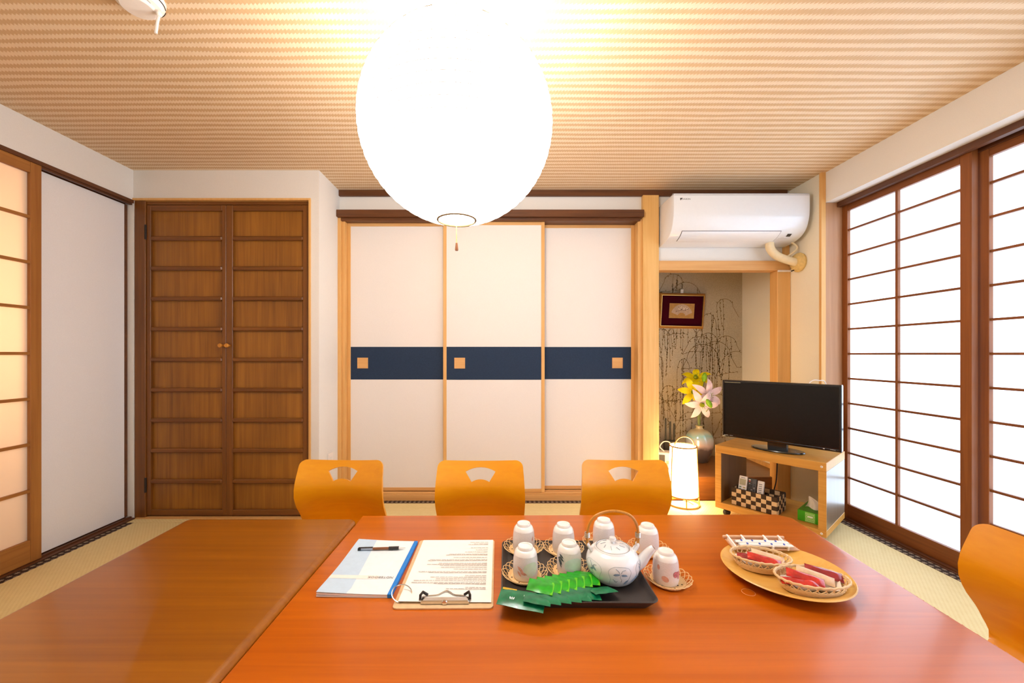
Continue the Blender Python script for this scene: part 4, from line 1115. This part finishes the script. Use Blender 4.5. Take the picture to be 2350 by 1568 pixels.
def pot_line(pts, name, mat, w=.0007):
    P = [((pot_r(z)+.0002)*math.cos(D0+a), (pot_r(z)+.0002)*math.sin(D0+a), z) for a, z in pts]
    return P, w
m = MB()
def pl(pts, w=.0006):
    q = [(p.x, p.z) for p in crom([(a, 0, z) for a, z in pts], 4)]
    m.tube([((pot_r(z)+.0001)*math.cos(D0+a), (pot_r(z)+.0001)*math.sin(D0+a), z) for a, z in q], w, 4)
for c in (-1.1, 0, 1.1):
    pl([(c-.42, .015), (c-.36, .035), (c-.42, .055), (c-.25, .066), (c, .067), (c+.3, .064), (c+.42, .052), (c+.34, .034), (c+.26, .014)], .0004)
    pl([(c, .047), (c+.0, .04), (c+.06, .033), (c+.04, .026)], .0005)
    pl([(c-.16, .063), (c-.06, .058), (c-.02, .051)], .0009); pl([(c+.2, .060), (c+.08, .058), (c+.03, .051)], .0009)
    pl([(c-.26, .036), (c-.18, .026)], .0008); pl([(c-.2, .032), (c-.14, .025)], .0008); pl([(c-.1, .030), (c-.16, .025)], .0007)
m.build('painted_line', 'ink_line', tp)
for c, z, r0 in ((-.13, .048, .1), (.14, .046, -.2), (-1.1, .046, .5), (-1.0, .05, -.6), (1.1, .044, .4), (1.0, .050, 2.0), (.24, .024, 1.0), (1.15, .026, .4), (-1.2, .028, .6), (.75, .030, -.8), (.6, .026, .7)):
    decal(tp, pot_r, 'painted_flower', 'ink_blue', [[(D0+c+(x*math.cos(r0)-y*math.sin(r0))/.07, z+x*math.sin(r0)+y*math.cos(r0)) for x, y in ((-.009, 0), (-.004, .0032), (.004, .0032), (.010, 0), (.004, -.0022), (-.004, -.003))]], .0003)
m = MB()
for k in range(9):
    a = 2*PI*k/9; r0, r1 = .02+.004*(k % 2), .034
    m.tube([(r0*math.cos(a), r0*math.sin(a), .0987), (r1*math.cos(a+.18), r1*math.sin(a+.18), .0953)], .0009, 4)
m.build('lid_painting', 'ink_line', lid)

# green tea bags fanned out along the front of the tray
def pouch(L, W_, H):
    def fn(u, v):
        a = 1-(2*u-1)**6; b = 1-abs(2*v-1)**3
        return Vector(((u-.5)*L, (v-.5)*W_*(1-.03*math.sin(u*9)), H*a*b+.0006*math.sin(u*13+v*5)))
    m = MB(); m.grid(fn, 12, 8)
    m.grid(lambda u, v: Vector((fn(u, v).x, fn(u, v).y, -.35*fn(u, v).z-.0004)), 12, 8)
    return m
pm = {}
for k in ('tea_green', 'tea_teal'): pm[k] = pouch(.068, .050, .0034).mesh('pouch', k, ang=60)
seam = MB().box(.0275, .0345, -.0245, .0245, -.0006, .0010).mesh('sealed_end', 'tea_bright')
bags = []
for i in range(7): bags.append(('tea_green', .104+.0225*i, 1.050+.0105*i, TS+.0325-.0021*i, -15+1.5*i, 5+.5*i))
for i in range(6): bags.append(('tea_teal', .092+.0265*i, 1.008+.0075*i, TS+.0265-.0018*i, -11+2*i, -3+i))
bags.append(('tea_teal', .268, 1.058, TS+.018, 18, -14))
names = ['first', 'second', 'third', 'fourth', 'fifth', 'sixth', 'seventh']
for i, (mt, x, y, z, rz, rx) in enumerate(bags):
    lab = ('bright green tea bag, %s from the left in the upper row of the fan' % names[i]) if i < 7 else ('dark green tea bag, %s from the left in the front row of the fan' % names[i-7]) if i < 13 else 'dull green tea bag leaning against the foot of the teapot'
    t = thing('tea_bag', lab, 'tea bag', (x, y, z), 0, 'green tea bags fanned out on the tray')
    t.rotation_euler = (R(rx), R(4), R(rz)); link('pouch', pm[mt], t)
    if i < 7: link('sealed_end', seam, t)
t = thing('tea_bag', 'large flat teal tea bag with gold edge at the tray\'s front left corner', 'tea bag', (.052, 1.012, TS+.021), R(-10), 'green tea bags fanned out on the tray')
t.rotation_euler = (R(7), R(3), R(-13))
link('pouch', pouch(.118, .062, .004).mesh('pouch', 'tea_teal', ang=60), t)
box('gold_edge', 'tea_gold', t, -.055, -.018, .024, .031, .0003, .0016)
box('printed_lettering', 'white_print', t, .004, .026, .008, .0125, .0040, .0046)
for a in (-.5, .0, .5): MB().lathe([(0, .0006), (.0022, .0004), (.0, 0)], 8, sx=.7, sy=2.2, M=T(-.024+.0045*a*2, -.006, .0042) @ RZ(-25*a)).build('printed_leaf', 'white_print', t)

# ---------------------------------------------------------------- wooden plate with sweets
PLX, PLY = .832, 1.172
pt_ = tag(MB().lathe([(0, 0), (.085, .0), (.095, .002), (.135, .015), (.158, .027), (.1625, .030), (.160, .0325), (.154, .031), (.13, .020), (.10, .0115), (.06, .010), (0, .010)], 64, sx=1.01).build('wooden_plate', 'plate_wood'), 'round pale wooden plate holding two sweet baskets', 'plate')
pt_.location = (PLX, PLY, TZ)
def ov(a, b, t, z): return (a*math.cos(t), b*math.sin(t), z)
def sweet_basket(label, x, y, rz, a, b, z0):
    t = thing('rattan_basket', label, 'basket', (x, y, z0), R(rz), 'oval rattan baskets on the wooden plate')
    n = 40; A = [2*PI*i/n for i in range(n)]
    MB().lathe([(0, .0), (.72, .0), (.76, .002), (.76, .004), (0, .004)], 32, sx=a, sy=b).build('base', 'basket_rattan', t)
    m = MB(); N = 64
    for k in range(5):
        f = .77+.028*k; z = .004+.0038*k
        m.tube([ov(a*f*(1+.012*(-1)**(i+k)), b*f*(1+.016*(-1)**(i+k)), 2*PI*i/N, z) for i in range(N)], .0021, 4, True)
    tag(m.build('woven_side', 'basket_rattan', t), kind='stuff')
    m = MB()
    for i in range(26):
        q = 2*PI*i/26
        for s in (-1, 1): m.tube([ov(a*.88, b*.88, q, .019), ov(a*.94, b*.94, q+s*.14, .0285), ov(a*.985, b*.985, q+s*.02, .037)], .0013, 4)
    tag(m.build('open_lattice', 'basket_rattan', t), kind='stuff')
    MB().tube([ov(a, b, 2*PI*i/N, .0375+.0012*math.sin(2*PI*i/N*24)) for i in range(N)], .0032, 6, True).build('rim', 'basket_rattan', t)
    MB().tube([ov(a*.965, b*.965, 2*PI*i/N, .035) for i in range(N)], .0018, 5, True).build('inner_rim', 'basket_rattan', t)
    return t
zp = TZ+.0125
b1 = sweet_basket('oval rattan basket of red sachets at the back of the plate', .786, 1.208, -12, .081, .054, zp)
b2 = sweet_basket('oval rattan basket of red sachets nearest the plate\'s front', .851, 1.092, -4, .092, .058, zp)
def napk(label, x, y, rz, a, b):
    def fn(u, v):
        q = 2*PI*u; f = v*(.90+.05*math.sin(5*q)); return Vector((a*f*math.cos(q), b*f*math.sin(q), .006+.020*v**3+.003*math.sin(4*q+2)*v))
    o = tag(MB().grid(fn, 40, 6, closed_u=True).build('paper_napkin', 'napkin', ang=80), label, 'napkin'); o.location = (x, y, zp); o.rotation_euler.z = R(rz); return o
napk('cream paper lining of the basket at the back', .786, 1.208, -12, .072, .047)
napk('cream paper lining of the front basket', .851, 1.092, -4, .082, .050)
sm = {k: pouch(.088, .026, .006).mesh('sachet', k, ang=60) for k in ('sachet_red', 'sachet_crimson', 'sachet_cream')}
for mt, x, y, z, e, lab in [
    ('sachet_red', .790, 1.196, .030, (30, 8, -24), 'shiny red sachet lying in front in the back basket'),
    ('sachet_crimson', .770, 1.214, .026, (10, 0, -30), 'dark red sachet mostly hidden at the back basket\'s left'),
    ('sachet_cream', .812, 1.212, .032, (28, 10, -20), 'cream and white sachet at the right of the back basket'),
    ('sachet_red', .832, 1.090, .036, (34, 10, -24), 'bright red sachet with folded middle in the front basket'),
    ('sachet_cream', .866, 1.098, .036, (38, 12, -26), 'cream backed sachet between two red ones in front basket'),
    ('sachet_crimson', .898, 1.108, .038, (40, 8, -24), 'dark red sachet at the right end of the front basket'),
    ('sachet_red', .806, 1.078, .030, (15, 0, -16), 'small visible red sachet at the front basket\'s left end')]:
    t = tag(link('snack_sachet', sm[mt]), lab, 'sachet', 'sweet sachets in the rattan baskets')
    t.location = (x, y, zp+z); t.rotation_euler = [R(v) for v in e]
# small bamboo mat with two paper sugar sticks
bm_ = thing('bamboo_mat', 'small folded bamboo mat tied with white thread on the plate', 'mat', (.842, 1.306, TZ+.037), R(-2))
bm_.rotation_euler = (R(13), 0, R(-2))
for k in range(9):
    y = .022-.0062*k
    MB().box(-.098+.0006*k, .098+.002*k, y-.0027, y+.0027, 0, .0042, bev=.0012).build('slat', 'bamboo', bm_)
MB().box(-.104, .096, .018, .026, .003, .014, bev=.003, seg=2).build('roll', 'bamboo', bm_)
for x in (-.088, -.042, .03, .078):
    MB().box(x-.003, x+.003, -.031, .0272, -.0006, .0148, bev=.001).build('thread', 'paper_white', bm_)
for k, (y, lab) in enumerate(((1.298, 'white paper stick with blue print nearer the bamboo roll'), (1.283, 'white paper stick with blue print next to the back basket'))):
    t = thing('sugar_stick', lab, 'sugar stick', (.848+.004*k, y, TZ+.0475-.003*k), R(-4), 'paper sugar sticks on the bamboo mat')
    def fs(u, v): q = 2*PI*u; w = .0056*(1-.6*abs(2*v-1)**6); return Vector(((v-.5)*.165, .0072*math.cos(q), w*math.sin(q)))
    MB().grid(fs, 14, 14, closed_u=True).build('wrapper', 'paper_white', t)
    rn = random.Random(k+4)
    for i in range(4):
        x = -.06+.036*i+rn.uniform(-.008, .008); MB().lathe([(0, .0004), (.003, .0003), (.0035, 0), (0, 0)], 7, M=T(x, -.003, .0055) @ RX(30)).build('blue_print', 'cover_ink', t)
